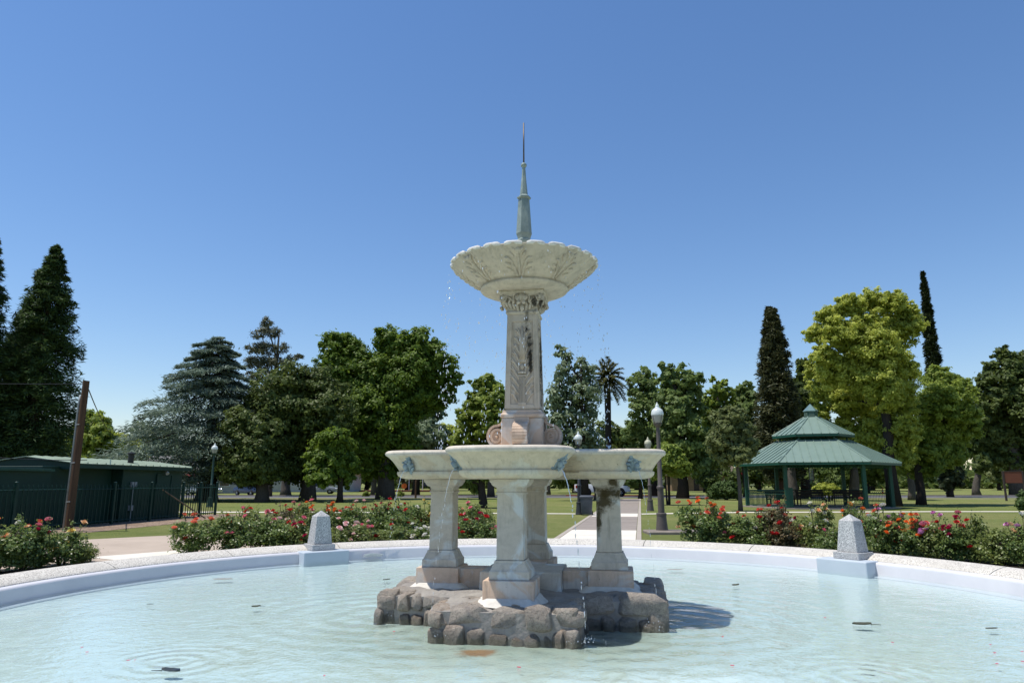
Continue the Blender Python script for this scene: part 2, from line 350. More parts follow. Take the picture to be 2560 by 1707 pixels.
# granite posts
def m_granite():
    t = NT('grey_granite'); v = t.co()
    vo = t.N('ShaderNodeTexVoronoi', i={'Vector': v, 'Scale': 95.0}); g = t.N('ShaderNodeSeparateColor', i={0: vo.outputs['Color']}).outputs[0]
    c = t.mix(t.ramp(g, .1, .9), (.66, .65, .63), (.12, .125, .13)); c = t.mix(t.ramp(t.noise(v, 3, 4), .3, .8), c, (.40, .395, .38))
    return t.done(t.bsdf(c, .6, t.bump(g, .15, .002), 0, .35))
GRAN = m_granite()
for b, side in POSTS:
    a = R_(b); loc = (PC.x + (PR + .12) * math.sin(a), PC.y + (PR + .12) * math.cos(a), .166)
    nb = 'left of the fountain' if side == 'left' else 'right of the fountain'
    p = empty('granite_post', loc, -a, 'speckled granite post with pyramid top ' + nb, 'post', 'granite posts on the pool rim')
    mb = MB(); mb.frus(0, 0, 0, .115, .48, .48); mb.build('base_slab', GRAN, p, bevel=.006)
    mb = MB(); mb.add([(x * w / 2, y * w / 2, z) for z, w in ((.117, .375), (.66, .275)) for x, y in ((-1, -1), (1, -1), (1, 1), (-1, 1))] + [(0, 0, .775)],
                      [(3, 2, 1, 0)] + [(i, (i + 1) % 4, 4 + (i + 1) % 4, 4 + i) for i in range(4)] + [(4 + i, 4 + (i + 1) % 4, 8) for i in range(4)])
    mb.build('tapered_shaft', GRAN, p, bevel=.005)

# ------------------------------------------------------------------ fountain
def m_stone(name, a, b, dark=.0, paint=None, stains=(), mossy=()):
    t = NT(name); v = t.co()
    n1 = t.noise(v, 1.6, 6, .65, .6); n2 = t.noise(v, 7, 6, .7, .4); n3 = t.noise(v, 45, 4, .7)
    c = t.mix(t.ramp(n1, .35, .68), a, b)
    c = t.mix(t.math('MULTIPLY', t.ramp(n2, .46, .72), .5), c, tuple(x * .55 for x in a))
    if paint: c = t.mix(t.math('MULTIPLY', t.ramp(t.noise(v, 2.3, 5, .55, 1.0), .53, .60), .75), c, paint)
    pits = t.ramp(t.noise(v, 30, 3, .6), .70, .75); c = t.mix(t.math('MULTIPLY', pits, .6), c, (.06, .055, .04))
    streak = t.ramp(t.noise(t.vm('MULTIPLY', v, (9, 9, 1.1)).outputs[0], 1.4, 6, .75), .50, .74); c = t.mix(t.math('MULTIPLY', streak, .30 + dark), c, (.12, .11, .085))
    wp = t.noise(v, 9, 6, .75)
    for ce, r in stains: c = t.mix(t.math('MULTIPLY', t.blob(v, ce, r, wp, .5), .92), c, (.018, .015, .010))
    for ce, r in mossy: c = t.mix(t.math('MULTIPLY', t.blob(v, ce, r, wp, .6), .95), c, (.05, .037, .012))
    return t.done(t.bsdf(c, .82, t.bump(t.math('ADD', n3, t.math('MULTIPLY', n2, .8)), .45, .006), 0, .25))
def m_copper(name='verdigris_copper', a=(.33, .395, .36), b=(.19, .245, .23)):
    t = NT(name); v = t.co()
    c = t.mix(t.ramp(t.noise(v, 6, 6, .65), .3, .68), a, b); c = t.mix(t.ramp(t.noise(t.vm('MULTIPLY', v, (8, 8, 1.5)).outputs[0], 2, 5), .58, .75), c, (.05, .07, .065))
    return t.done(t.bsdf(c, .6, t.bump(t.noise(v, 40), .3, .003), .15, .35))
def m_rock():
    t = NT('fieldstone'); v = t.co(); rd = t.N('ShaderNodeObjectInfo').outputs['Random']
    n1 = t.noise(v, 6, 7, .75, .5); n2 = t.noise(v, 40, 5, .8)
    rd2 = t.math('FRACT', t.math('MULTIPLY', rd, 7.3)); base = t.mix(rd, (.42, .29, .19), (.29, .275, .255)); base = t.mix(t.math('MULTIPLY', rd2, .55), base, (.17, .15, .135))
    c = t.mix(t.ramp(n1, .35, .65), base, (.46, .395, .32)); c = t.mix(t.math('MULTIPLY', t.ramp(n2, .5, .7), .8), c, (.07, .062, .055)); c = t.mix(t.math('MULTIPLY', t.ramp(n2, .42, .28), .5), c, (.42, .38, .33))
    n4 = t.noise(v, 130, 3, .7); c = t.mix(t.math('MULTIPLY', t.ramp(n4, .58, .66), .7), c, (.045, .04, .036)); c = t.mix(t.math('MULTIPLY', t.ramp(n4, .40, .34), .6), c, (.55, .50, .44))
    zz = t.N('ShaderNodeSeparateXYZ', i={0: v}).outputs[2]; wet = t.ramp(t.math('ADD', zz, t.math('MULTIPLY', t.math('SUBTRACT', n1, .5), .12)), .045, -.01); c = t.mix(t.math('MULTIPLY', wet, .6), c, (.05, .05, .04))
    return t.done(t.bsdf(c, t.N('ShaderNodeMapRange', i={'Value': wet, 'To Min': .75, 'To Max': .3}).outputs[0], t.bump(t.math('ADD', n1, t.math('MULTIPLY', n2, .7)), 1.0, .04), 0, .4))
LIMEU = m_stone('upper_cast_stone', (.60, .52, .41), (.52, .455, .365), .16,
                stains=(((.10, -.25, 3.25), (.055, .08, .42)), ((.235, -.05, 3.1), (.03, .2, .75)), ((.17, -.27, 3.75), (.05, .1, .16)), ((.25, -.2, 3.82), (.05, .1, .16)), ((.06, -.25, 3.55), (.05, .08, .2))))
SHAFTM = m_stone('tan_cast_stone', (.59, .49, .375), (.51, .435, .35), .22,
                stains=(((.10, -.25, 3.25), (.055, .08, .42)), ((.235, -.05, 3.1), (.03, .2, .75)), ((.06, -.25, 3.55), (.05, .08, .2)), ((.11, -.22, 3.02), (.03, .08, .2))))
PINK = m_stone('pink_cast_stone', (.62, .44, .31), (.56, .44, .34), .05, (.58, .55, .50))
PATCH = m_stone('patched_cast_stone', (.56, .50, .41), (.49, .44, .37), .08, (.60, .63, .62),
                mossy=(((1.07, -.15, 1.38), (.22, .20, .10)), ((1.0, -.15, 1.27), (.14, .14, .16)), ((1.12, -.2, 1.50), (.09, .16, .09)), ((.93, -.15, 1.05), (.05, .10, .22))))
BASIN = m_stone('basin_cast_stone', (.64, .545, .39), (.56, .475, .345), .06, (.60, .56, .45),
                mossy=(((.62, -.70, 1.59), (.10, .12, .07)), ((-.60, -.75, 1.58), (.08, .12, .08))))
RIMM = m_stone('weathered_rim', (.66, .60, .50), (.56, .49, .40))
LIPM = m_stone('sunlit_lip', (.78, .75, .70), (.68, .65, .60), .1); COPPER = m_copper(); MASKC = m_copper('blue_patina', (.30, .365, .38), (.17, .22, .235)); ROCK = m_rock()  # lip stone whitened like its sunlit top; light put into the colour
MORTAR = simple('grey_mortar', (.34, .315, .28), (.23, .21, .19), 5, .9, .8, 22, .03)
WHITEM = simple('white_mortar', (.70, .66, .58), (.50, .47, .42), 7, .9, .5, 30, .01)
F = empty('fountain', (.165, 9.12, 0), R_(-9), 'two tiered cast stone fountain with copper spire rising from rocks in the pool', 'fountain')
rk = random.Random(7)
# rocks: a cross of mortar with fieldstones set round its edge
HW, AL = .76, 1.64
cross = [(-HW, -AL), (HW, -AL), (HW, -HW), (AL, -HW), (AL, HW), (HW, HW), (HW, AL), (-HW, AL), (-HW, HW), (-AL, HW), (-AL, -HW), (-HW, -HW)]
def incross(x, y, m=0): return (abs(x) <= HW - m and abs(y) <= AL - m) or (abs(y) <= HW - m and abs(x) <= AL - m)
mb = MB(); idx = {}; HI, AI = HW - .012, AL - .012
def hgt(x, y): return .222 + .05 * mnoise.noise(Vector((x * 2.2, y * 2.2, 3))) + .03 * mnoise.noise(Vector((x * 7, y * 7, 1))) + .03 * max(0, 1 - max(abs(x) - .2, abs(y) - .2, 0) / 1.5)
gs = [-AI + (AI - HI) * i / 12 for i in range(12)] + [-HI + 2 * HI * i / 22 for i in range(22)] + [HI + (AI - HI) * i / 12 for i in range(13)]
vs = []; fs = []; ng = len(gs)
def edge_(x, y): return abs(max(abs(x), abs(y)) - AI) < 1e-6 or (abs(abs(x) - HI) < 1e-6 and abs(y) > HI - 1e-6) or (abs(abs(y) - HI) < 1e-6 and abs(x) > HI - 1e-6)
for j in range(ng):
    for i in range(ng):
        x, y = gs[i], gs[j]
        if min(abs(x), abs(y)) <= HI + 1e-6: idx[i, j] = len(vs); vs.append((x, y, .2 if edge_(x, y) else hgt(x, y)))
for j in range(ng - 1):
    for i in range(ng - 1):
        if min(abs(gs[i] + gs[i + 1]), abs(gs[j] + gs[j + 1])) / 2 < HI: fs.append((idx[i, j], idx[i + 1, j], idx[i + 1, j + 1], idx[i, j + 1]))
mb.add(vs, fs)
ic = [(math.copysign(abs(x) - .012, x), math.copysign(abs(y) - .012, y)) for x, y in cross]
mb.rings([[(x, y, -.45) for x, y in ic], [(x, y, .2) for x, y in ic]], cap=False)
rb = mb.build('rock_base', MORTAR, F, True, autos=40); rb['label'] = 'low cross shaped base of brown fieldstones set in mortar'
def stone(c, half, rz, sd, flat=False):
    """a split fieldstone: the hull of jittered box corners and bulged faces, edges worn"""
    q = random.Random(sd * 13 + 5); pts = []
    for x in (-1, 1):
        for y in (-1, 1):
            for z in (-1, 1): pts.append((x * q.uniform(.58, 1), y * q.uniform(.72, 1), z * q.uniform(.58, 1)))
    for ax in range(3):
        for sg in (-1, 1):
            for r in range(2): v = [q.uniform(-.6, .6) for _ in range(3)]; v[ax] = sg * q.uniform(.96, 1.12); pts.append(tuple(v))
    M = Matrix.Translation(c) @ Matrix.Rotation(rz, 4, 'Z') @ Matrix.Rotation(q.uniform(-.1, .1), 4, 'Y') @ Matrix.Diagonal((*half, 1))
    bm = bmesh.new()
    for p in pts: bm.verts.new(M @ Vector(p))
    r = bmesh.ops.convex_hull(bm, input=bm.verts); bmesh.ops.delete(bm, geom=[g for g in r['geom_interior'] if isinstance(g, bmesh.types.BMVert)], context='VERTS')
    bmesh.ops.bevel(bm, geom=list(bm.edges), offset=.011, segments=1, affect='EDGES', clamp_overlap=True); bmesh.ops.recalc_face_normals(bm, faces=bm.faces[:])
    for f in bm.faces: f.smooth = True
    for e in bm.edges:
        if len(e.link_faces) == 2 and e.calc_face_angle(0) > R_(32): e.smooth = False
    me = bpy.data.meshes.new('stone'); bm.to_mesh(me); bm.free(); me.materials.append(ROCK); link('stone', me, rb)
sd = 0
for k in range(12):
    A, B = Vector(cross[k]), Vector(cross[(k + 1) % 12]); d = (B - A); L = d.length; d.normalize(); nrm = Vector((d.y, -d.x)); rz = math.atan2(d.y, d.x)
    s = -.02
    while s < L - .06:
        wd = min(rk.choice([rk.uniform(.13, .2), rk.uniform(.2, .34), rk.uniform(.3, .46)]), L + .02 - s)
        if L - (s + wd) < .12: wd = L + .02 - s
        cut = rk.choice([None, .03, .06, .09, .0, .05, .02, .07, .04]) if wd < .26 else rk.choice([.02, .05, .08]); zt = rk.uniform(.20, .285)
        parts = [(-.26, zt, 1)] if cut is None else [(cut + .006, zt, 1)]
        if cut is not None:
            if wd > .26 and rk.random() < .65: m = rk.uniform(.35, .65); parts += [(-.26, cut - rk.uniform(0, .04), (0, m)), (-.26, cut - rk.uniform(0, .05), (m, 1))]
            else: parts += [(-.26, cut - .006, 1)]
        for z0, z1, fr in parts:
            f0, f1 = (0, 1) if fr == 1 else fr; ww = wd * (f1 - f0); push = .015 if z1 < .15 else rk.uniform(-.02, .02)
            q = A + d * (s + wd * (f0 + f1) / 2) + nrm * (push + rk.uniform(-.03, .03) - .10); sd += 1; h = z1 - z0
            stone((q.x, q.y, z0 + h / 2), (ww / 2 * 1.02, rk.uniform(.115, .155), h / 2 * 1.03), rz + rk.uniform(-.12, .12), sd)
        s += wd + .004
    for q in range(int(L / .36)):                                          # flat stones showing through the mortar on top
        p = A + d * rk.uniform(.1, L - .1) - nrm * rk.uniform(.26, .42); sd += 1
        if incross(p.x, p.y, .15): stone((p.x, p.y, hgt(p.x, p.y) - .02), (rk.uniform(.08, .16), rk.uniform(.06, .11), .04), rk.uniform(0, 3), sd)
# plinth walls: beams between the columns, a middle block, four outer blocks
CA = 1.05
def rot4(fn):
    for k in range(4): fn(k, Matrix.Rotation(k * math.pi / 2, 4, 'Z'))
mb = MB(); mb.frus(0, 0, .1, .462, .98, .96); mb.build('centre_block', PATCH, F, bevel=.01)
DIRN = ['front', 'right', 'rear', 'left']
def lower(k, M):
    mb = MB(); mb.box(-.19, .19, -.80, -.485, .1, .455, M); mb.build('plinth_beam', PINK, F, bevel=.008)
    mb = MB(); mb.box(-.28, .28, -CA - .28, -CA + .26, .12, .472, M); mb.build('plinth_block', PINK, F, True, .02, 2, 40)
    mb = MB()                                                               # white mortar skirt
    pts = 28; r0 = []; r1 = []
    for i in range(pts):
        a = 2 * math.pi * i / pts; cc, ss = math.cos(a), math.sin(a); q = max(abs(cc), abs(ss)); e = 1 + .22 * mnoise.noise(Vector((cc * 2, ss * 2, k * 5)))
        r0.append(M @ Vector((cc / q * .283, -CA + ss / q * .283, .292))); r1.append(M @ Vector((cc / q ** .8 * .39 * e, -CA + ss / q ** .8 * .39 * e, .222)))
    mb.rings([r0, r1], cap=False); mb.build('mortar_skirt', WHITEM, F, True)
    col = empty('column', (0, 0, 0)); col.parent = F; col['label'] = DIRN[k] + ' square column carrying the lower basin'
    cx, cy = 0, -CA
    mb = MB(); pr = [(.44, .474), (.44, .555), (.425, .565), (.41, .572), (.385, .60), (.365, .625), (.36, .635), (.345, .64), (.335, .668)]
    mb.rings([[M @ Vector((cx + a * w / 2, cy + b * w / 2, z)) for a, b in ((-1, -1), (1, -1), (1, 1), (-1, 1))] for w, z in pr]); mb.build('column_base', PATCH, col, bevel=.003)
    mb = MB(); mb.rings([[M @ Vector((cx + a * w / 2, cy + b * w / 2, z)) for a, b in ((-1, -1), (1, -1), (1, 1), (-1, 1))] for w, z in [(.302, .669), (.288, 1.378)]]); mb.build('shaft', PATCH, col, bevel=.006)
    mb = MB(); pr = [(.318, 1.37), (.318, 1.392), (.296, 1.396), (.30, 1.44), (.335, 1.452), (.375, 1.462), (.405, 1.485), (.412, 1.498), (.43, 1.502), (.44, 1.52), (.445, 1.538)]
    mb.rings([[M @ Vector((cx + a * w / 2, cy + b * w / 2, z)) for a, b in ((-1, -1), (1, -1), (1, 1), (-1, 1))] for w, z in pr]); mb.build('capital', PATCH, col, bevel=.003)
rot4(lower)
# the four-lobed lower basin
def lobes(w, n=240, pn=3.2):
    out = []
    for i in range(n):
        a = 2 * math.pi * (i + .5) / n; ca, sa = math.cos(a), math.sin(a); best = 0
        for k in range(4):
            cx, cy = CA * math.cos(k * math.pi / 2), CA * math.sin(k * math.pi / 2); lo, hi = None, None
            for s_ in range(0, 121):
                r = 2.0 * s_ / 120
                if (abs(r * ca - cx) / w) ** pn + (abs(r * sa - cy) / w) ** pn < 1: hi = r
            if hi is not None:
                lo_, hi_ = hi, hi + 2.0 / 120
                for _ in range(10):
                    md = (lo_ + hi_) / 2
                    if (abs(md * ca - cx) / w) ** pn + (abs(md * sa - cy) / w) ** pn < 1: lo_ = md
                    else: hi_ = md
                best = max(best, lo_)
        out.append((best * ca, best * sa))
    return out
LC = {}
def LB(w):
    if w not in LC: LC[w] = lobes(w)
    return LC[w]
mb = MB(); prof = [(.46, 1.542), (.53, 1.556), (.565, 1.585), (.575, 1.612), (.572, 1.63), (.552, 1.636), (.552, 1.648), (.585, 1.70), (.625, 1.755), (.668, 1.80), (.69, 1.818)]
mb.rings([[(x, y, z) for x, y in LB(w)] for w, z in prof] , cap=True); lb = mb.build('lower_basin', BASIN, F, True, autos=35)
lb['label'] = 'four lobed lower basin of cream cast stone'
mb = MB(); prof = [(.69, 1.8185), (.712, 1.83), (.72, 1.85), (.712, 1.872), (.69, 1.886), (.65, 1.884), (.64, 1.86), (.63, 1.80)]
mb.rings([[(x, y, z) for x, y in LB(w)] for w, z in prof], cap=False); mb.build('rim', RIMM, lb, True)
mb = MB(); mb.add([(x, y, 1.855) for x, y in LB(.645)], [tuple(range(240))]); mb.build('basin_water', WATER, lb)
# lion masks in copper with water spouts
def mask(M, i):
    mb = MB(); rr = random.Random(40 + i)
    mb.ell((0, 0, 0), (.075, .035, .085), 12, 8)                            # face
    mb.ell((0, -.035, -.012), (.03, .035, .035), 10, 6)                     # muzzle
    mb.ell((0, -.045, -.05), (.022, .025, .016), 8, 5)                      # jaw
    for s in (-1, 1):
        mb.ell((s * .032, -.03, .028), (.022, .014, .013), 8, 5)            # brows
        mb.ell((s * .07, -.004, .07), (.026, .016, .03), 8, 5)              # ears
        for q in range(6):                                                  # mane locks
            a = R_(-70 + 32 * q); p = (s * .078 * math.cos(a), .0 + rr.uniform(-.014, .006), .088 * math.sin(a))
            mb.ell(p, (.02, .022, .036), 7, 5, Matrix.Rotation(s * (a - math.pi / 2), 3, 'Y'))
    mb.ell((0, .0, -.095), (.026, .022, .04), 7, 5)
    mb.ell((0, -.01, .085), (.05, .022, .024), 8, 5)
    for k in range(len(mb.v)): mb.v[k] = tuple(M @ (Vector(mb.v[k]) * 1.22))
    mb.build('lion_mask', MASKC, lb, True)
MASKS = []
def masks(k, M):
    for s in (-1, 1):
        p = Vector((s * .55, -CA - .33, 1.725)); yaw = s * R_(48)
        Mm = M @ Matrix.Translation(p) @ Matrix.Rotation(yaw, 4, 'Z') @ Matrix.Rotation(R_(26), 4, 'X')
        mask(Mm, k * 2 + (s > 0)); MASKS.append((Mm, k, s))
rot4(masks)
# upper pedestal with scrolls
up = empty('upper_pedestal', (0, 0, 0)); up.parent = F
mb = MB(); mb.frus(0, 0, 1.80, 1.955, .95, .92); mb.build('footing', PINK, up, bevel=.01)
mb = MB(); mb.frus(0, 0, 1.95, 2.30, .535, .525); mb.build('pedestal_block', PINK, up, bevel=.01)
mb = MB(); mb.rings([[(a * w / 2, b * w / 2, z) for a, b in ((-1, -1), (1, -1), (1, 1), (-1, 1))] for w, z in [(.53, 2.302), (.555, 2.312), (.56, 2.34), (.545, 2.352), (.50, 2.372), (.485, 2.40)]]); mb.build('pedestal_cap', PINK, up, bevel=.003)
def scroll(k, M):
    mb = MB(); th = .095                                                   # spiral band in the (outward, up) plane
    cpt = (-.355, 2.075); path = []
    for i in range(46):
        a = R_(95 - i * 16.5); r = .128 * (1 - i / 62); path.append((cpt[0] - r * math.cos(a) * 1.0, cpt[1] + r * math.sin(a) * 1.12))
    path = [(-.262, 2.30), (-.275, 2.27), (-.30, 2.235)] + path
    for (y0, z0), (y1, z1) in zip(path[:-1], path[1:]):
        d = Vector((y1 - y0, z1 - z0)); nn = Vector((-d.y, d.x)).normalized() * .016
        vs = [M @ Vector((x, y + q * nn.x, z + q * nn.y)) for x in (-th, th) for (y, z, q) in ((y0, z0, 1), (y1, z1, 1), (y1, z1, -1), (y0, z0, -1))]
        mb.add(vs, [(0, 1, 2, 3), (7, 6, 5, 4), (0, 4, 5, 1), (1, 5, 6, 2), (2, 6, 7, 3), (3, 7, 4, 0)])
    mb2 = [M @ Vector((x, cpt[0] + .105 * math.cos(a), cpt[1] + .112 * math.sin(a))) for x in (-th * .86, th * .86) for a in [2 * math.pi * i / 20 for i in range(20)]]
    mb.add(mb2, [tuple(range(19, -1, -1)), tuple(range(20, 40))] + [(i, (i + 1) % 20, 20 + (i + 1) % 20, 20 + i) for i in range(20)])
    mb.ell(M @ Vector((0, cpt[0], cpt[1])), (.105 if k % 2 == 0 else .04, .04 if k % 2 == 0 else .105, .04), 10, 6)
    mb.build('scroll', PINK, up, True, autos=35)
rot4(scroll)
# upper column
uc = empty('upper_column', (0, 0, 0)); uc.parent = F
def sq(w, z): return [(a * w / 2, b * w / 2, z) for a, b in ((-1, -1), (1, -1), (1, 1), (-1, 1))]
mb = MB(); mb.rings([sq(.432, 2.40), sq(.372, 3.66)]); mb.build('shaft', SHAFTM, uc)
def face_frame(k, M):
    def P(u, z, o):                                                       # u across the face, o proud of the shaft
        hw = (.432 + (.372 - .432) * (z - 2.40) / 1.26) / 2; return M @ Vector((u * hw, -hw - o, z))
    def strip(mb, u0, u1, z0, z1, o, o0=-.004):
        vs = [P(u, z, oo) for oo in (o0, o) for (u, z) in ((u0, z0), (u1, z0), (u1, z1), (u0, z1))]
        mb.add(vs, [(4, 5, 6, 7), (0, 1, 5, 4), (1, 2, 6, 5), (2, 3, 7, 6), (3, 0, 4, 7)])
    mb = MB(); strip(mb, -1.06, -.72, 2.42, 3.655, .012); strip(mb, .72, 1.06, 2.42, 3.655, .012); strip(mb, -.72, .72, 2.42, 2.475, .012); strip(mb, -.72, .72, 3.56, 3.655, .012)
    strip(mb, -.68, -.63, 2.49, 3.545, .007); strip(mb, .63, .68, 2.49, 3.545, .007); mb.build('panel_frame', SHAFTM, uc, bevel=.0025)
    mb = MB()
    for q in range(5): u = -.22 + q * .088; strip(mb, u, u + .06, 2.50, 2.83, .016)
    strip(mb, -.27, .27, 2.835, 2.855, .02); strip(mb, -.24, .24, 2.47, 2.50, .02)
    strip(mb, -.27, .27, 2.87, 2.90, .024); strip(mb, -.27, .27, 3.02, 3.05, .024); strip(mb, -.27, -.2, 2.90, 3.02, .024); strip(mb, .2, .27, 2.90, 3.02, .024)
    mb.ell(P(0, 2.96, .004), (.028, .028, .04), 8, 6); mb.build('fluted_boss', SHAFTM, uc, bevel=.002)
    mb = MB()                                                              # leaves climbing either side
    for s in (-1, 1):
        for q in range(9):
            z = 2.57 + q * .105; big = .9 + .5 * math.sin(q * .5); tilt = R_(28 + 4 * (q % 3))
            c = P(s * (.44 - (.18 if z > 3.05 else .06) * (z - 2.57)), z, .004)
            mb.ell(c, (.017, .020, .085 * big), 8, 8, M.to_3x3() @ Matrix.Rotation(s * tilt * (1 if z < 3.0 else .75), 3, 'Y'))
            mb.ell(c + M.to_3x3() @ Vector((s * .026, 0, .03)), (.012, .016, .05 * big), 7, 6, M.to_3x3() @ Matrix.Rotation(s * (tilt + .35), 3, 'Y'))
        mb.tube([P(s * .12, 3.05, .006), P(s * .10, 3.2, .012), P(s * .14, 3.38, .012), P(s * .3, 3.47, .008), P(s * .42, 3.44, .004)], [.02, .018, .015, .012, .007], 7)
        mb.ell(P(s * .5, 2.63, .0), (.03, .018, .045), 9, 6)
    mb.tube([P(0, 3.05, .004), P(0, 3.25, .012), P(0, 3.5, .01)], [.024, .02, .012], 8)
    mb.build('leaf_relief', SHAFTM, uc, True)
rot4(face_frame)
mb = MB(); mb.rings([sq(w, z) for w, z in ((.39, 3.655), (.425, 3.668), (.435, 3.685), (.425, 3.70), (.39, 3.708))]); mb.build('neck_moulding', LIMEU, uc, bevel=.003)
cp_ = empty('capital', (0, 0, 0)); cp_.parent = F
mb = MB(); mb.rings([sq(w, z) for w, z in ((.39, 3.70), (.40, 3.76), (.43, 3.83), (.48, 3.885), (.50, 3.895))]); mb.build('bell', LIMEU, cp_, True, autos=40)
mb = MB(); mb.rings([sq(w, z) for w, z in ((.545, 3.892), (.555, 3.905), (.56, 3.925), (.59, 3.93), (.60, 3.955), (.59, 3.965))]); mb.build('abacus', LIMEU, cp_, bevel=.004)
def capface(k, M):
    mb = MB(); c = Vector((0, -.275, 3.862)); M3 = M.to_3x3()
    for i in range(9):                                                     # shell of nine ribs
        a = R_(-80 + i * 20); tip = c + Vector((.088 * math.sin(a), .012, .088 * math.cos(a) + .0)); root = c + Vector((.012 * math.sin(a), 0, -.055))
        mid = (tip + root) / 2 + Vector((0, -.028, 0)); mb.tube([M @ root, M @ mid, M @ tip], [.008, .018, .017], 7)
    for i in range(18):
        a0, a1 = R_(-115 + i * 230 / 18), R_(-115 + (i + 1) * 230 / 18)
        mb.tube([M @ (c + Vector((.105 * math.sin(a), .005, .105 * math.cos(a)))) for a in (a0, a1)], .011, 6)
    for s in (-1, 1): mb.ell(M @ (c + Vector((s * .035, -.03, -.07))), (.024, .02, .024), 8, 6)
    mb.build('shell', LIMEU, cp_, True)
    mb = MB()
    for s in (-1, 1):                                                      # corner volutes and leaves
        vc = Vector((s * .245, -.27, 3.862)); pts = []
        for i in range(26):
            a = R_(90 - s * 0 - i * 26); r = .05 * (1 - i / 32); pts.append(M @ (vc + Vector((s * -r * math.cos(a), -.006 - .0006 * i, r * math.sin(a)))))
        mb.tube([M @ Vector((s * .09, -.262, 3.80)), M @ Vector((s * .15, -.268, 3.86))] + pts, .0105, 6)
        mb.ell(M @ vc, (.03, .03, .03), 8, 6)
        for q in range(4):
            x = s * (.06 + .05 * q); mb.ell(M @ Vector((x, -.212 - .008 * q, 3.755 + .015 * q)), (.022, .024, .06), 8, 6, M3 @ Matrix.Rotation(s * R_(10 + 8 * q), 3, 'Y') @ Matrix.Rotation(R_(14), 3, 'X'))
            mb.ell(M @ Vector((x, -.235 - .01 * q, 3.80 + .015 * q)), (.016, .018, .022), 7, 5)
    mb.ell(M @ Vector((0, -.215, 3.745)), (.028, .026, .05), 8, 6, M3)
    mb.build('volutes', LIMEU, cp_, True)
rot4(capface)
# upper basin
mb = MB(); up_prof = [(.18, 3.955), (.30, 3.962), (.44, 3.968), (.53, 3.985), (.575, 4.005), (.592, 4.028), (.588, 4.045), (.572, 4.052), (.576, 4.064), (.62, 4.085), (.70, 4.135), (.80, 4.205), (.90, 4.285), (.965, 4.345), (.985, 4.368), (.98, 4.378), (.93, 4.372), (.80, 4.30), (.3, 4.22)]
NB = 132; rg = []
for r, z in up_prof:
    row = []
    for i in range(NB):
        a = 2 * math.pi * i / NB; fl_ = max(0, (r - .6) / .38); e = 1 + (.02 * math.cos(22 * a + math.pi) * fl_ if z < 4.38 and r > .6 else 0); row.append((r * e * math.cos(a), r * e * math.sin(a), z))
    rg.append(row)
mb.rings(rg); ub = mb.build('upper_basin', LIMEU, F, True, autos=40)
for i in range(22):                                                        # bevelled lips with pouring gaps between
    a0, a1 = 2 * math.pi * (i + .10) / 22, 2 * math.pi * (i + .90) / 22; mb = MB(); rg = []
    for q in range(7):
        a = a0 + (a1 - a0) * q / 6; e = .016 if q in (0, 6) else 0
        rg.append([(r * math.cos(a), r * math.sin(a), z) for r, z in ((.90, 4.36), (.982, 4.352), (1.0 - e, 4.366), (1.0 - e, 4.386 - e), (.982, 4.402 - e), (.92, 4.40 - e))])
    mb.rings(rg); mb.build('lip', LIPM, ub, True, autos=35)
def bowl_pt(t, a): # t 0..1 from the ledge to the lip
    r = .60 + t * .36; z = 4.075 + (4.34 - 4.075) * (t * .85 + .15 * t * t); return Vector((r * math.cos(a), r * math.sin(a), z))
for i in range(8):
    a = R_(-90 + 3 + i * 45); mb = MB(); lg = (bowl_pt(1, a) - bowl_pt(0, a)).normalized(); tg = Vector((-math.sin(a), math.cos(a), 0)); nr = tg.cross(lg)
    B3 = Matrix((tg, nr, lg)).transposed()
    def lf(u, t, ax, rot): mb.ell(bowl_pt(t, a + u / (.60 + .36 * t)), ax, 8, 6, B3 @ Matrix.Rotation(rot, 3, 'Y'))
    lf(0, .45, (.024, .03, .20), 0); lf(0, .86, (.05, .032, .05), 0)
    for s in (-1, 1):
        for q, (u, t, L, ro) in enumerate(((.045, .15, .085, 12), (.07, .36, .075, 26), (.10, .56, .07, 38), (.075, .74, .055, 30), (.045, .9, .045, 42), (.12, .24, .05, 55), (.135, .44, .045, 66), (.14, .64, .04, 75))):
            lf(s * u, t, (.019, .03, L), s * R_(ro))
    mb.tube([bowl_pt(.02, a + q * .038) + Vector((0, 0, .01 + .03 * math.sin(q * .9) ** 2)) for q in range(3, 10)], [.010] * 6 + [.006], 6)
    mb.build('acanthus_leaf', LIMEU, ub, True)
# copper spire
sp = empty('spire', (0, 0, 0)); sp.parent = F
mb = MB(); mb.lathe([(.125, 4.30), (.125, 4.56), (.11, 4.60)], n=8, a0=R_(22.5)); mb.build('foot', COPPER, sp, bevel=.003)
mb = MB(); mb.lathe([(.105, 4.585), (.085, 4.62), (.08, 4.68), (.10, 4.71), (.102, 4.74), (.085, 4.76), (.095, 4.80), (.108, 4.835)], n=6, a0=R_(15)); mb.build('moulding', COPPER, sp)
mb = MB(); mb.lathe([(.108, 4.836), (.104, 4.90), (.078, 5.32), (.076, 5.34)], n=6, a0=R_(15)); mb.build('lantern', COPPER, sp)
mb = MB(); mb.lathe([(.08, 5.335), (.098, 5.352), (.098, 5.368), (.07, 5.385), (.056, 5.40)], n=6, a0=R_(15)); mb.build('collar', COPPER, sp)
mb = MB(); mb.lathe([(.055, 5.40), (.03, 5.68), (.022, 5.82)], n=6, a0=R_(15)); mb.build('needle', COPPER, sp)
mb = MB(); mb.ell((0, 0, 5.845), (.042, .042, .038), 14, 9); mb.build('ball', COPPER, sp, True)
mb = MB(); mb.tube([(0, 0, 5.87), (0, 0, 6.49)], [.011, .009], 8); mb.build('rod', simple('dark_metal', (.10, .09, .085), (.14, .10, .07), 8, .5, .1, metal=.6), sp, True)

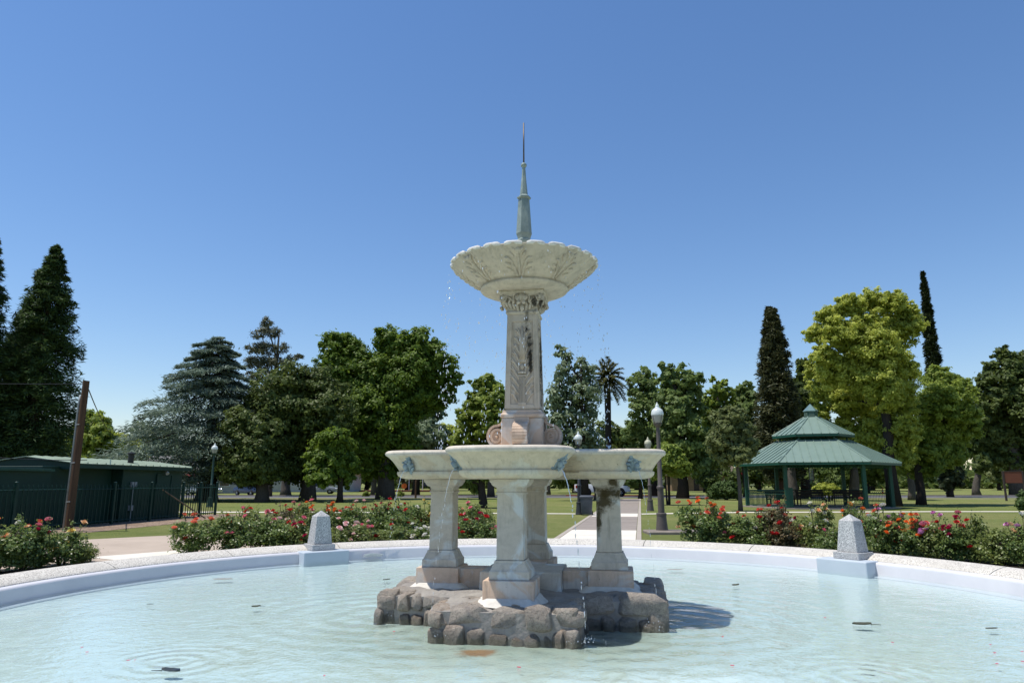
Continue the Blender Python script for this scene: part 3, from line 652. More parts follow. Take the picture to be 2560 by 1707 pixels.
# water jets from the masks, drops from the upper lip
def m_jet():
    t = NT('falling_water'); g = t.N('ShaderNodeBsdfGlossy', i={'Color': (1, 1, 1, 1), 'Roughness': .08}).outputs[0]; d = t.N('ShaderNodeBsdfTranslucent', i={'Color': (.9, .95, 1, 1)}).outputs[0]
    tr = t.N('ShaderNodeBsdfTransparent').outputs[0]; a = t.N('ShaderNodeMixShader', i={0: .55, 1: g, 2: d}).outputs[0]
    return t.done(t.N('ShaderNodeMixShader', i={0: .85, 1: tr, 2: a}).outputs[0])
JET = m_jet(); FM = Matrix.Translation((.165, 9.12, 0)) @ Matrix.Rotation(R_(-9), 4, 'Z')
JL = {(0, -1): 'thin water jet from the left lion mask of the front lobe', (0, 1): 'strong water jet from the right lion mask of the front lobe', (1, -1): 'thin water jet falling from the right lobe of the basin',
      (3, 1): 'thin water jet falling from the left lobe of the basin'}
for Mm, k, s in MASKS:
    if (k, s) not in JL: continue
    p0 = FM @ Mm @ Vector((0, -.07, -.055)); d = (FM.to_3x3() @ Mm.to_3x3() @ Vector((0, -1, 0))); d.z = 0; d.normalize(); v0 = .62 if (k, s) == (0, 1) else .45
    jr = empty('water_jet', (0, 0, 0), 0, JL[(k, s)], 'water', 'water jets from the lion masks'); drops_ = MB()
    rr = random.Random(k * 7 + s); mb = MB(); r0 = .0095 if (k, s) == (0, 1) else .0042; tf = math.sqrt(2 * (p0.z + .05) / 9.81)
    pos = lambda t: p0 + d * v0 * t - Vector((0, 0, 4.905 * t * t)); t = 0
    n1 = 14; te = tf * (.62 if r0 > .01 else .45)
    mb.tube([pos(te * i / n1) + Vector((rr.gauss(0, .003), 0, 0)) for i in range(n1 + 1)], [r0 * (1 - .55 * i / n1) * rr.uniform(.8, 1.15) for i in range(n1 + 1)], 6); mb.build('stream', JET, jr, True)
    t = te
    while t < tf:
        L = rr.uniform(.006, .022); c = pos(t); drops_.ell(c + Vector((rr.gauss(0, .006), rr.gauss(0, .006), 0)), (r0 * rr.uniform(.35, .8), r0 * rr.uniform(.35, .8), min(.05, L * 9.81 * t * .4)), 6, 5); t += L * rr.uniform(.9, 1.8)
    drops_.build('drops', JET, jr, True)['kind'] = 'stuff'
mb = MB(); rr = random.Random(11)
for i in range(22):
    a = 2 * math.pi * i / 22; dens = rr.choice([20, 32, 44]); dx, dy = math.cos(a), math.sin(a)
    for q in range(dens):
        h = rr.random() ** .8 * 2.45; t = math.sqrt(2 * h / 9.81); sp_ = .012 + .05 * t
        p = FM @ Vector((dx * (1.0 + .13 * t) + rr.gauss(0, sp_), dy * (1.0 + .13 * t) + rr.gauss(0, sp_), 4.37 - h)); z = rr.uniform(.003, .0095)
        mb.ell(p, (z * .8, z * .8, z * (1.2 + 1.6 * t)), 5, 4)
prop(mb.build('falling_drops', JET, None, True), 'water drops falling from the scalloped rim of the upper basin', 'water', kind='stuff')
mb = MB()
for (k, s) in JL:
    Mm = [m for m, kk, ss in MASKS if (kk, ss) == (k, s)][0]; p0 = FM @ Mm @ Vector((0, -.07, -.055)); d = (FM.to_3x3() @ Mm.to_3x3() @ Vector((0, -1, 0))); d.z = 0; c = p0 + d * .33
    for q in range(60 if (k, s) == (0, 1) else 24):
        p = Vector((c.x + rr.gauss(0, .11), c.y + rr.gauss(0, .11), -.045 + abs(rr.gauss(0, .035)))); z = rr.uniform(.003, .007); mb.ell(p, (z, z, z), 5, 4)
prop(mb.build('splash_drops', JET, None, True), 'small splash drops where the water jets hit the pool', 'water', kind='stuff')
# things floating on the water
LEAFD = simple('floating_leaf', (.05, .055, .035), (.09, .085, .05), 12, .5, .2); PETAL = simple('rose_petal', (.55, .04, .10), (.65, .10, .16), 9, .5, .1)
def floater(name, x, y, size, asp, mat, label, cat, rz, curl=.2, stem=False, group=None):
    p = onz(x, y, -.045); mb = MB(); n = 9; g = []
    for i in range(n):
        u = i / (n - 1) * 2 - 1
        for wv in (-1, -.35, .35, 1):
            ww = asp * (1 - u * u) ** .5 * (1 + .18 * math.cos(u * 9)); g.append((u * size, wv * ww * size, curl * size * (wv * wv * .5 + .3 * u * u * (1 if u > 0 else .2))))
    mb.add(g, [(i * 4 + j, i * 4 + j + 1, i * 4 + 5 + j, i * 4 + 4 + j) for i in range(n - 1) for j in range(3)])
    if stem: mb.tube([(size * .9, 0, .004), (size * 1.5, size * .15, .006), (size * 2.0, size * .1, .004)], [size * .05, size * .04, size * .03], 5)
    o = mb.build(name, mat, None, True, loc=p, rot=(0, 0, rz)); m = o.modifiers.new('thickness', 'SOLIDIFY'); m.thickness = .002
    prop(o, label, cat, group)
floater('floating_leaf', 588, 1393, .055, .55, LEAFD, 'dark curled leaf floating in the middle of the left water', 'leaf', .3, .5, True)
floater('floating_leaf', 345, 1387, .045, .3, LEAFD, 'narrow dark leaf floating near the left pool wall', 'leaf', 0, .2)
floater('floating_leaf', 392, 1541, .085, .5, simple('wet_leaf', (.03, .045, .07), (.05, .06, .06), 14, .35, .2), 'big wet dark leaf with long stem at the lower left', 'leaf', 3.0, .4, True)
floater('floating_leaf', 1690, 1344, .06, .5, LEAFD, 'dark leaf floating right of the fountain rocks', 'leaf', .2, .6)
floater('floating_leaf', 1980, 1434, .10, .5, LEAFD, 'large dark leaf with a stem below the right granite post', 'leaf', -.2, .35, True)
floater('floating_leaf', 2278, 1443, .07, .35, LEAFD, 'slim dark leaf floating near the right edge of the pool', 'leaf', .05, .2)
floater('floating_leaf', 888, 1331, .06, .45, LEAFD, 'small dark leaf between the left rocks and the pool wall', 'leaf', .4, .4)
floater('floating_leaf', 512, 1329, .16, .4, simple('brown_film', (.22, .19, .15), (.3, .27, .22), 8, .6, .2), 'flat brown leaf patch close to the left pool wall', 'leaf', .1, .02)
floater('floating_leaf', 1550, 1307, .15, .3, MATS['brown_film'], 'flat brown leaf patch behind the right column', 'leaf', .05, .02)
rp = random.Random(3)
for x, y in ((188, 1486), (200, 1497), (295, 1516), (310, 1515), (745, 1551), (1192, 1532), (1682, 1528), (1660, 1462), (2050, 1475), (2275, 1480), (2285, 1499), (2290, 1524), (2348, 1496), (2350, 1519), (1895, 1418), (905, 1450)):
    floater('rose_petal', x, y, rp.uniform(.011, .019), .6, PETAL, 'single pink rose petal floating on the pool', 'petal', rp.uniform(0, 6), .4, group='rose petals on the water')

# ------------------------------------------------------------------ gazebo
def m_roof(name, a, b, wear):
    t = NT(name); v = t.co(); c = t.mix(t.ramp(t.noise(v, 1.6, 5), .3, .7), a, b)
    c = t.mix(t.math('MULTIPLY', t.ramp(t.noise(v, 3.5, 7, .75, .8), .62, .68), wear), c, (.36, .33, .28))
    return t.done(t.bsdf(c, .45, t.bump(t.noise(v, 5, 3), .1, .01), .1, .4))
GROOF = m_roof('green_metal_roof', (.19, .265, .22), (.165, .235, .195), .6)
DGREEN = simple('dark_green_paint', (.012, .075, .05), (.010, .06, .042), 3, .45, .05)
FGREEN = simple('fence_green_paint', (.010, .042, .033), (.008, .034, .027), 3, .5, .05)
DARKB = simple('dark_bench', (.022, .018, .016), (.03, .022, .018), 5, .6, .1)
gc = atd(2041 / S_, 1200 / S_, 44.3); GX, GY = gc.x, 44.3
G = empty('gazebo', (GX, GY, 0), 0, 'hexagonal park gazebo with two tiered green metal roof', 'gazebo')
PH = R_(13.5)
def hexv(r, k, z): a = PH + k * math.pi / 3; return Vector((r * math.sin(a), -r * math.cos(a), z))
mb = MB(); mb.rings([[hexv(4.6, k, z) for k in range(6)] for z in (-.05, .06)]); mb.build('floor_slab', PATHM, G)
def tier(name, r0, z0, r1, z1, width, mat):
    rf = empty(name, (0, 0, 0)); rf.parent = G
    for k in range(6):
        A0, B0, A1, B1 = hexv(r0, k, z0), hexv(r0, k + 1, z0), hexv(r1, k, z1), hexv(r1, k + 1, z1); L = (B0 - A0).length; n = max(2, round(L / width)); e = (B0 - A0) / L; mid = (A0 + B0) / 2; upv = ((A1 + B1) / 2 - mid); H = upv.length; upv /= H; nn = e.cross(upv)
        if nn.z < 0: nn = -nn
        l0, l1 = L / 2, (B1 - A1).length / 2
        def hmax(s): return H if abs(s) <= l1 else H * (l0 - abs(s)) / (l0 - l1)
        for i in range(n):
            s0, s1 = -l0 + L * i / n, -l0 + L * (i + 1) / n
            ks = sorted({s0, s1} | {q for q in (-l1, l1) if s0 < q < s1})
            top = [mid + e * s + upv * max(hmax(s), 0) for s in ks]; pts = [mid + e * s0, mid + e * s1] + top[::-1]
            up_ = [p + nn * .02 for p in pts]; mb = MB(); q = len(pts)
            mb.add(pts + up_, [tuple(range(q - 1, -1, -1)), tuple(range(q, 2 * q))] + [(j, (j + 1) % q, q + (j + 1) % q, q + j) for j in range(q)])
            if i:                                                          # standing seam on the left edge
                h = hmax(s0); c0, c1 = mid + e * s0 + nn * .018, mid + e * s0 + upv * h * .995 + nn * .018
                vs = [c + e * a + nn * b for c in (c0, c1) for a, b in ((-.018, 0), (.018, 0), (.018, .05), (-.018, .05))]
                mb.add(vs, [(3, 2, 1, 0), (4, 5, 6, 7)] + [(j, (j + 1) % 4, 4 + (j + 1) % 4, 4 + j) for j in range(4)])
            mb.build('roof_panel', mat, rf)
        mb = MB(); dn = Vector((0, 0, 1)); mb.tube([A0 + dn * .03, A1 + dn * .03], .055, 6); mb.build('hip_cap', mat, rf)
        mb = MB(); o_ = Vector((0, 0, -.13)); iv = -Vector((mid.x, mid.y, 0)).normalized() * .05
        mb.add([A0, B0, B0 + o_, A0 + o_, A0 + iv, B0 + iv, B0 + iv + o_, A0 + iv + o_], [(0, 1, 2, 3), (7, 6, 5, 4), (3, 2, 6, 7), (0, 4, 5, 1)]); mb.build('fascia', DGREEN, rf)
tier('lower_roof', 4.85, 2.62, 2.1, 4.02, .45, GROOF)
tier('upper_roof', 2.40, 4.36, .42, 5.50, .45, GROOF)
for k in range(6):
    mb = MB(); a, b = hexv(1.95, k, 3.98), hexv(1.95, k, 4.5); mb.tube([a, b], .07, 8); mb.build('clerestory_post', DGREEN, G)
    mb = MB(); a, b = hexv(1.97, k, 4.28), hexv(1.97, k + 1, 4.28); mb.tube([a, b], .06, 6); mb.build('clerestory_beam', DGREEN, G)
    mb = MB(); p = hexv(4.15, k, 0); mb.box(p.x - .1, p.x + .1, p.y - .1, p.y + .1, 0, 2.72); mb.build('post', DGREEN, G, bevel=.012)
    mb = MB(); a, b = hexv(4.15, k, 2.56), hexv(4.15, k + 1, 2.56); mb.tube([a, b], .07, 6)
    for i in range(24):
        q = a.lerp(b, (i + .5) / 24); q2 = a.lerp(b, (i + 1) / 24); mb.tube([q + Vector((0, 0, -.05)), q2 + Vector((0, 0, -.2))], .012, 4); mb.tube([q2 + Vector((0, 0, -.05)), q + Vector((0, 0, -.2))], .012, 4)
    mb.tube([a + Vector((0, 0, -.21)), b + Vector((0, 0, -.21))], .015, 4); mb.build('eave_lattice', DGREEN, G)
cu = empty('cupola', (0, 0, 0)); cu.parent = G
mb = MB(); mb.rings([[hexv(.40, k, z) for k in range(6)] for z in (5.44, 5.88)]); mb.build('cupola_wall', DGREEN, cu)
for k in range(6):
    for q in range(5):
        z = 5.56 + q * .065; mb = MB(); a, b = hexv(.415, k, z), hexv(.415, k + 1, z); mb.tube([a.lerp(b, .1), a.lerp(b, .9)], .014, 4); mb.build('louvre', GROOF, cu)
mb = MB(); mb.rings([[hexv(.46, k, z) for k in range(6)] for z in (5.885, 5.92)]); top = [hexv(.46, k, 5.921) for k in range(6)]; mb.add(top + [Vector((0, 0, 6.38))], [(k, (k + 1) % 6, 6) for k in range(6)])
mb.build('cupola_cap', simple('bare_metal_cap', (.30, .42, .37), (.26, .38, .33), 3, .25, .05, metal=.6), cu)
# railing between the posts, with lattice top and pickets, open at the front right
for k in (1, 2, 3, 4):
    rl = empty('railing', (0, 0, 0)); rl.parent = G; a, b = hexv(4.15, k, 0), hexv(4.15, k + 1, 0); d = (b - a).normalized(); a, b = a + d * .13, b - d * .13; Z = lambda h: Vector((0, 0, h))
    mb = MB(); mb.tube([a + Z(1.02), b + Z(1.02)], .03, 6); mb.tube([a + Z(.82), b + Z(.82)], .02, 6); mb.tube([a + Z(.12), b + Z(.12)], .02, 6); mb.build('rail', DGREEN, rl)
    mb = MB(); n = 22
    for i in range(n):
        q, q2 = a.lerp(b, i / n), a.lerp(b, (i + 1) / n); mb.tube([q + Z(.83), q2 + Z(1.0)], .012, 4); mb.tube([q2 + Z(.83), q + Z(1.0)], .012, 4)
    mb.build('rail_lattice', DGREEN, rl)
    for i in range(1, 30):
        q = a.lerp(b, i / 30); mb = MB(); mb.tube([q + Z(.12), q + Z(.82)], .011, 5); mb.build('picket', DGREEN, rl)
mb = MB(); p = hexv(4.15, 5, 0); mb.box(p.x - .02, p.x + .36, p.y - .06, p.y + .06, .1, 1.2); mb.build('side_panel', DGREEN, G, bevel=.01)
p = hexv(4.02, 5, 0)
nbp = empty('notice_panel', (GX - 1.75, GY - 3.5, 1.62), 0, 'small hanging lattice panel under the left eave of the gazebo', 'panel')
mb = MB(); mb.box(-.15, .15, -.02, .02, .0, .03); mb.box(-.15, .15, -.02, .02, .67, .7); mb.box(-.15, -.12, -.02, .02, .03, .67); mb.box(.12, .15, -.02, .02, .03, .67); mb.tube([(0, 0, .7), (0, 0, 1.0)], .008, 5); mb.build('frame', DARKB, nbp)
mb = MB()
for i in range(7):
    for j in range(3): mb.box(-.11 + j * .078, -.055 + j * .078, -.008, .008, .05 + i * .088, .11 + i * .088)
mb.build('tracery', simple('grey_tracery', (.16, .17, .17), (.10, .11, .11), 9, .6, .1), nbp)
benches = [((GX - 1.9, GY + 1.3), 8, 'left slatted bench inside the gazebo behind the left post'), ((GX + .25, GY + 1.7), 0, 'middle slatted bench inside the gazebo behind the front post'), ((GX + 2.35, GY + 1.0), -25, 'right slatted bench inside the gazebo beside the right post')]
bch = None
for (x, y), rz, lab in benches:
    root = empty('bench', (x, y, .06), R_(rz), lab, 'bench', 'benches in the gazebo')
    if bch is None:
        bch = []
        for i in range(4): mb = MB(); mb.box(-.9, .9, -.05 - i * .115, .05 - i * .115, .42, .45); bch.append(('seat_slat', mb.mesh('seat_slat', DARKB, bevel=.006)))
        for i in range(5): mb = MB(); mb.box(-.9, .9, .06 + i * .022, .085 + i * .022, .50 + i * .095, .585 + i * .095); bch.append(('back_slat', mb.mesh('back_slat', DARKB, bevel=.005)))
        for s in (-.8, .8): mb = MB(); mb.box(s - .03, s + .03, -.42, -.36, 0, .42); mb.box(s - .03, s + .03, .09, .15, 0, .5); mb.box(s - .03, s + .03, -.42, .12, .38, .419); mb.tube([(s, .12, .48), (s, .20, .98)], .022, 5); mb.tube([(s, -.38, .42), (s, -.38, .62), (s, .12, .64)], .02, 5); bch.append(('bench_end', mb.mesh('bench_end', DARKB)))
    for nm, me in bch: link(nm, me, root)

# ------------------------------------------------------------------ shed, fence, utility pole
SHEDG = simple('shed_green_paint', (.010, .042, .030), (.008, .034, .025), 1.5, .55, .05)
SROOF = m_roof('pale_green_roof', (.37, .43, .31), (.32, .38, .275), .15)
c0 = Vector((-14.75, 31.9)); c1 = Vector((-15.55, 20.0)); sdv = (c1 - c0).normalized(); sin_ = Vector((sdv.y, -sdv.x));
if sin_.x > 0: sin_ = -sin_
SH = empty('shed', (c0.x, c0.y, 0), 0, 'long dark green shed with low pale green ribbed roof behind the fence', 'shed')
def sw(s, d, z): p = sdv * s + sin_ * d; return Vector((p.x, p.y, z))
def sbox(mb, s0, s1, d0, d1, z0, z1): vs = [sw(s, d, z) for z in (z0, z1) for d in (d0, d1) for s in (s0, s1)]; return mb.add(vs, [(0, 2, 3, 1), (4, 5, 7, 6), (0, 1, 5, 4), (2, 6, 7, 3), (0, 4, 6, 2), (1, 3, 7, 5)])
mb = MB(); sbox(mb, 0, 4.35, 0, 3.4, 0, 2.1); mb.build('wall', SHEDG, SH, bevel=.01)
mb = MB(); sbox(mb, 4.36, 8.1, .45, 3.4, 0, 2.04); mb.build('recessed_wall', SHEDG, SH, bevel=.01)
mb = MB(); sbox(mb, 8.11, 12, .1, 3.4, 0, 1.95); mb.build('side_wall', SHEDG, SH, bevel=.01)
mb = MB(); sbox(mb, 8.13, 12, -.02, .08, 1.86, 1.93); mb.build('trim', simple('lighter_green_trim', (.025, .085, .06), None, 4, .5, .05), SH)
mb = MB(); sbox(mb, .98, 2.0, -.035, -.002, .05, 1.78); dr = mb.build('door', SHEDG, SH, bevel=.008)
mb = MB(); sbox(mb, .90, .97, -.06, -.002, .05, 1.86); sbox(mb, 2.01, 2.08, -.06, -.002, .05, 1.86); sbox(mb, .97, 2.01, -.06, -.002, 1.79, 1.86); mb.build('door_frame', FGREEN, dr)
n = 15; ridge = 1.7; ov = -.28; zr, ze = 2.38, 2.135
for i in range(n):
    a, b = -.25 + i * (7.6 / n), -.25 + (i + 1) * (7.6 / n)
    for (d0, d1, z0, z1, nm) in ((ov, ridge, ze, zr, 0), (3.7, ridge, ze - .02, zr, 1)):
        mb = MB(); pts = [sw(a, d0, z0), sw(b, d0, z0), sw(b, d1, z1), sw(a, d1, z1)]; mb.add(pts + [p + Vector((0, 0, .022)) for p in pts], [(0, 1, 2, 3), (7, 6, 5, 4), (0, 4, 5, 1), (1, 5, 6, 2), (2, 6, 7, 3), (3, 7, 4, 0)])
        vs = [sw(a + q, d0 if e == 0 else d1, (z0 if e == 0 else z1) + .02 + h) for e in (0, 1) for q, h in ((0, 0), (.02, .045), (.06, .045), (.08, 0))]
        mb.add(vs, [(0, 1, 2, 3), (7, 6, 5, 4), (0, 4, 5, 1), (1, 5, 6, 2), (2, 6, 7, 3)]); mb.build('roof_sheet', SROOF, SH)
mb = MB(); sbox(mb, -.22, 7.3, ov + .02, ov + .06, 1.99, 2.13); sbox(mb, -.22, 7.3, ov + .061, .0, 2.05, 2.10); sbox(mb, 4.36, 7.2, .001, .45, 2.05, 2.10); mb.build('soffit', SHEDG, SH)
mb = MB(); mb.add([sw(0, .0, 2.1), sw(0, 3.4, 2.1), sw(0, ridge, 2.36), sw(.05, .0, 2.1), sw(.05, 3.4, 2.1), sw(.05, ridge, 2.36)], [(0, 1, 2), (5, 4, 3), (0, 3, 4, 1), (1, 4, 5, 2), (2, 5, 3, 0)]); mb.build('gable', SHEDG, SH)
mb = MB(); mb.add([sw(s_, d_, z_) for s_ in (7.2, 7.26) for d_, z_ in ((ov + .08, 1.951), (3.4, 1.951), (3.4, 2.13), (ridge, 2.36), (ov + .08, 2.13))], [(0, 1, 2, 3, 4), (9, 8, 7, 6, 5)] + [(i, (i + 1) % 5, 5 + (i + 1) % 5, 5 + i) for i in range(5)]); mb.build('gable', SHEDG, SH)
mb = MB(); q = sw(3.4, .35, 2.2); mb.lathe([(.11, 2.2), (.11, 2.60), (.15, 2.61), (.15, 2.66), (.03, 2.70)], (q.x, q.y), 12); mb.build('roof_vent', simple('vent_black', (.02, .02, .02), None, 4, .5, .05), SH)
mb = MB(); q = sw(1.55, -.12, 1.98); mb.tube([q, q + Vector((.10, -.08, -.12))], [.05, .075], 10); mb.build('floodlight', simple('lamp_grey', (.5, .52, .5), None, 6, .4, .05), SH)
GREYC = simple('grey_conduit', (.30, .32, .33), (.24, .26, .27), 5, .5, .05)
mb = MB(); a = sw(3.7, -.05, 0); mb.tube([a + Vector((0, 0, .35)), a + Vector((0, 0, 1.5))], .022, 6); mb.tube([a + Vector((.05, -.09, .0)), a + Vector((.05, -.09, .4))], .022, 6); mb.build('conduit', GREYC, SH)
mb = MB(); sbox(mb, 3.6, 3.85, -.12, -.02, .42, .62); sbox(mb, 3.52, 3.66, -.1, -.02, 1.32, 1.52); sbox(mb, 3.72, 3.86, -.1, -.02, 1.32, 1.52); mb.build('meter_box', GREYC, SH, bevel=.006)
# fence with pointed pickets
FP = [Vector((-15.25, 19.3)), Vector((-14.85, 24.1)), Vector((-14.05, 30.6)), Vector((-13.9, 33.7))]
FE = empty('fence', (FP[1].x, FP[1].y, 0), 0, 'dark green metal picket fence in front of the shed', 'fence'); fo = FP[1]
def pk_mesh():
    mb = MB(); mb.rings([[(a * .014, b * .014, z) for a, b in ((-1, -1), (1, -1), (1, 1), (-1, 1))] for z in (.06, 1.38)]); mb.add([(-.014, -.014, 1.381), (.014, -.014, 1.381), (.014, .014, 1.381), (-.014, .014, 1.381), (0, 0, 1.45)], [(0, 1, 4), (1, 2, 4), (2, 3, 4), (3, 0, 4)]); return mb.mesh('picket', FGREEN)
PK = pk_mesh(); mb = MB(); mb.rings([[(a * .045, b * .045, z) for a, b in ((-1, -1), (1, -1), (1, 1), (-1, 1))] for z in (-.1, 1.47)]); mb.ell((0, 0, 1.49), (.06, .06, .04), 10, 6); PST = mb.mesh('fence_post', FGREEN)
for A, B, np_ in ((FP[0], FP[1], 2), (FP[1], FP[2], 3), (FP[2], FP[3], 2)):
    L = (B - A).length; d = (B - A) / L; rz = math.atan2(d.y, d.x)
    for i in range(np_):
        q = A + d * (L * i / np_) - fo; link('fence_post', PST, FE, (q.x, q.y, 0), (0, 0, rz))
        p, q2 = q + d * .05, A + d * (L * (i + 1) / np_) - fo - d * .05
        for z in (.14, 1.27): mb = MB(); mb.tube([(p.x, p.y, z), (q2.x, q2.y, z)], .02, 4); mb.build('fence_rail', FGREEN, FE)
    k = int(L / .20)
    for i in range(k): q = A + d * ((i + .5) * L / k) - fo; link('picket', PK, FE, (q.x, q.y, 0), (0, 0, rz))
q = FP[3] - fo; link('fence_post', PST, FE, (q.x, q.y, 0))
a = Vector((-14.05, 29.0, 1.25)); mb = MB(); mb.tube([(-14.3, 29.3, 1.2), (-13.0, 30.6, 0.0)], .03, 6); prop(mb.build('prop_pole', simple('old_wood', (.16, .12, .08), (.10, .08, .055), 9, .9, .5)), 'slanting wooden prop leaning against the green fence', 'prop')
# utility pole
def m_wood():
    t = NT('pole_wood'); v = t.vm('MULTIPLY', t.co(), (14, 14, .8)).outputs[0]; n1 = t.noise(v, 1, 6, .7)
    return t.done(t.bsdf(t.mix(t.ramp(n1, .3, .7), (.13, .075, .045), (.055, .036, .026)), .9, t.bump(n1, .8, .02), 0, .15))
U = empty('utility_pole', (-13.8, 22.5, 0), 0, 'brown wooden utility pole with grey conduit beside the fence', 'pole'); UW = m_wood()
mb = MB(); mb.tube([(0, 0, -.2), (0, 0, 2.2), (0, 0, 4.72)], [.118, .108, .098], 14); mb.build('shaft', UW, U, True, autos=50)
mb = MB(); mb.tube([(-.142, -.03, 0), (-.135, -.03, 4.0), (-.12, -.02, 4.25)], .032, 8); mb.build('conduit', GREYC, U, True)
for z in (.9, 2.1, 3.3): mb = MB(); mb.tube([(-.17, -.03, z), (.02, -.125, z + .01)], .014, 5); mb.build('strap', GREYC, U)
WIRE = simple('black_wire', (.03, .03, .03), None, 5, .6, .05)
def wire(a, b, sag, lab, r=.012):
    mb = MB(); a, b = Vector(a), Vector(b); mb.tube([a.lerp(b, i / 24) - Vector((0, 0, sag * 4 * (i / 24) * (1 - i / 24))) for i in range(25)], r, 5); prop(mb.build('overhead_wire', WIRE), lab, 'wire', 'overhead wires')
wire((-13.85, 22.45, 4.62), (-26, 22.5, 5.0), .12, 'overhead wire running left from the top of the utility pole')
wire((-13.75, 22.6, 4.45), tuple(atd(272, 1002, 62)), .5, 'slack overhead wire sloping down behind the utility pole to the right', .018)
wire(tuple(atd(200, 1056, 24.5)), tuple(atd(-60, 1046, 24.5)), .05, 'low wire running left from the shed roof')

# ------------------------------------------------------------------ lamps
LPOLE = simple('bronze_lamp_paint', (.105, .09, .08), (.08, .068, .06), 4, .5, .1); LPOLEG = simple('green_lamp_paint', (.02, .05, .04), (.016, .04, .032), 4, .5, .1); LPOLED = simple('dark_lamp_paint', (.035, .04, .045), (.028, .03, .034), 4, .5, .1)
def m_globe(name, col):
    t = NT(name); d = t.bsdf(col, .3, None, 0, .5); tr = t.N('ShaderNodeBsdfTranslucent', i={'Color': (*col, 1)}).outputs[0]
    return t.done(t.N('ShaderNodeMixShader', i={0: .3, 1: d, 2: tr}).outputs[0])
GLW = m_globe('white_globe', (.80, .84, .82)); GLC = m_globe('cream_globe', (.62, .60, .45)); GLS = m_globe('globe_skirt', (.50, .49, .44))
def lamp(loc, pm, gm, label):
    r = empty('lamp_post', (*loc[:2], 0), 0, label, 'lamp post', 'park lamp posts')
    mb = MB(); mb.lathe([(.20, 0), (.20, .05), (.185, .06), (.18, .12), (.155, .35), (.145, .52), (.155, .53), (.155, .58), (.125, .60)], n=20); mb.build('base', pm, r, True, autos=40)
    mb = MB(); rg = []
    for z, q in ((.60, .095), (1.3, .088)):
        rg.append([(q * (1 + (.05 if i % 2 else -.03)) * math.cos(2 * math.pi * i / 24), q * (1 + (.05 if i % 2 else -.03)) * math.sin(2 * math.pi * i / 24), z) for i in range(24)])
    mb.rings(rg); mb.lathe([(.10, 1.30), (.115, 1.32), (.115, 1.37), (.10, 1.39), (.075, 1.42), (.058, 3.05), (.055, 3.18)], n=16); mb.build('pole', pm, r, True, autos=50)
    mb = MB(); mb.lathe([(.055, 3.16), (.09, 3.22), (.13, 3.27), (.135, 3.30), (.12, 3.31)], n=20); mb.build('cap_ring', pm, r, True, autos=50)
    gl = empty('globe', (0, 0, 0)); gl.parent = r
    mb = MB(); mb.lathe([(.12, 3.305), (.135, 3.33), (.165, 3.44), (.18, 3.53), (.182, 3.545)], n=20); mb.build('lower_glass', GLS, gl, True)
    mb = MB(); mb.lathe([(.188, 3.546), (.192, 3.56), (.19, 3.62), (.165, 3.71), (.11, 3.76), (.075, 3.775), (.08, 3.79), (.065, 3.80), (.05, 3.83), (.06, 3.85), (.045, 3.875), (.02, 3.90), (.015, 3.94), (.003, 3.96)], n=24); mb.build('upper_glass', gm, gl, True, autos=60)
    for q in range(4):
        a = R_(30 + 90 * q); mb = MB(); mb.tube([(.13 * math.cos(a), .13 * math.sin(a), 3.31), (.175 * math.cos(a), .175 * math.sin(a), 3.45), (.19 * math.cos(a), .19 * math.sin(a), 3.55)], .008, 5); mb.build('globe_rib', pm, gl)
    return r
l1 = onz(1521, 1224); lamp(l1, LPOLE, GLW, 'tall bronze lamp post with white globe nearest the path beside the coping')
lamp(onz(1494, 1173), LPOLE, GLC, 'bronze lamp post with cream globe farther up the right side of the path')
lamp(Vector((3.22, 34.3, 0)), LPOLED, GLW, 'dark lamp post beside the grey trash bin left of the path')
lamp(Vector((-18.75, 44.6, 0)), LPOLEG, GLW, 'green lamp post with white globe at the end of the fence')
mb = MB(); mb.box(-.75, 1.05, -.5, .5, -.1, .09); o = mb.build('lamp_footing', m_concrete('old_concrete', (.27, .23, .19), (.17, .145, .12), 4, .4), None, bevel=.03, loc=(l1.x + .22, l1.y - .15, 0)); prop(o, 'cracked low concrete slab under the near bronze lamp post', 'slab')

# ------------------------------------------------------------------ trash bin
BING = simple('bin_grey_plastic', (.075, .085, .10), (.06, .068, .08), 5, .55, .1)
bp = onz(1348, 1183); B = empty('trash_bin', (bp.x, bp.y, 0), R_(-8), 'grey wheeled trash bin with printed mark beside the path lamp', 'bin'); B.scale = (.92, .92, .85)
mb = MB(); mb.frus(0, 0, .06, .98, .50, .62, .52, .68); mb.build('bin_body', BING, B, True, .03, 2, 40)
mb = MB(); mb.frus(0, 0, .90, 1.0, .68, .70, .74, .76); mb.build('bin_rim', BING, B, True, .02, 2, 40)
mb = MB(); mb.frus(0, .02, 1.005, 1.07, .72, .60, .78, .60); mb.build('lid', BING, B, True, .025, 2, 40)
for s in (-1, 1): mb = MB(); mb.tube([(s * .24, .26, .11), (s * .30, .26, .11)], .11, 14); mb.build('wheel', simple('black_rubber', (.015, .015, .016), None, 6, .8, .1), B)
mb = MB(); mb.tube([(-.26, .40, .98), (.26, .40, .98)], .018, 6); mb.build('handle', BING, B)
mb = MB()
for (x0, x1, z0, z1) in ((-.13, -.09, .70, .80), (-.09, -.05, .79, .82), (-.05, -.03, .70, .78), (-.02, .02, .76, .79), (.02, .05, .70, .80), (.05, .11, .80, .83), (.11, .13, .70, .80), (-.13, .13, .67, .685)): mb.box(x0, x1, -.327, -.322, z0, z1, Matrix.Translation((0, -.0, 0)))
for k in range(len(mb.v)): x, y, z = mb.v[k]; mb.v[k] = (x, y + .0 - (z - .7) * .07 + .018, z)
mb.build('printed_mark', simple('white_print', (.45, .47, .48), None, 8, .6, .05), B)

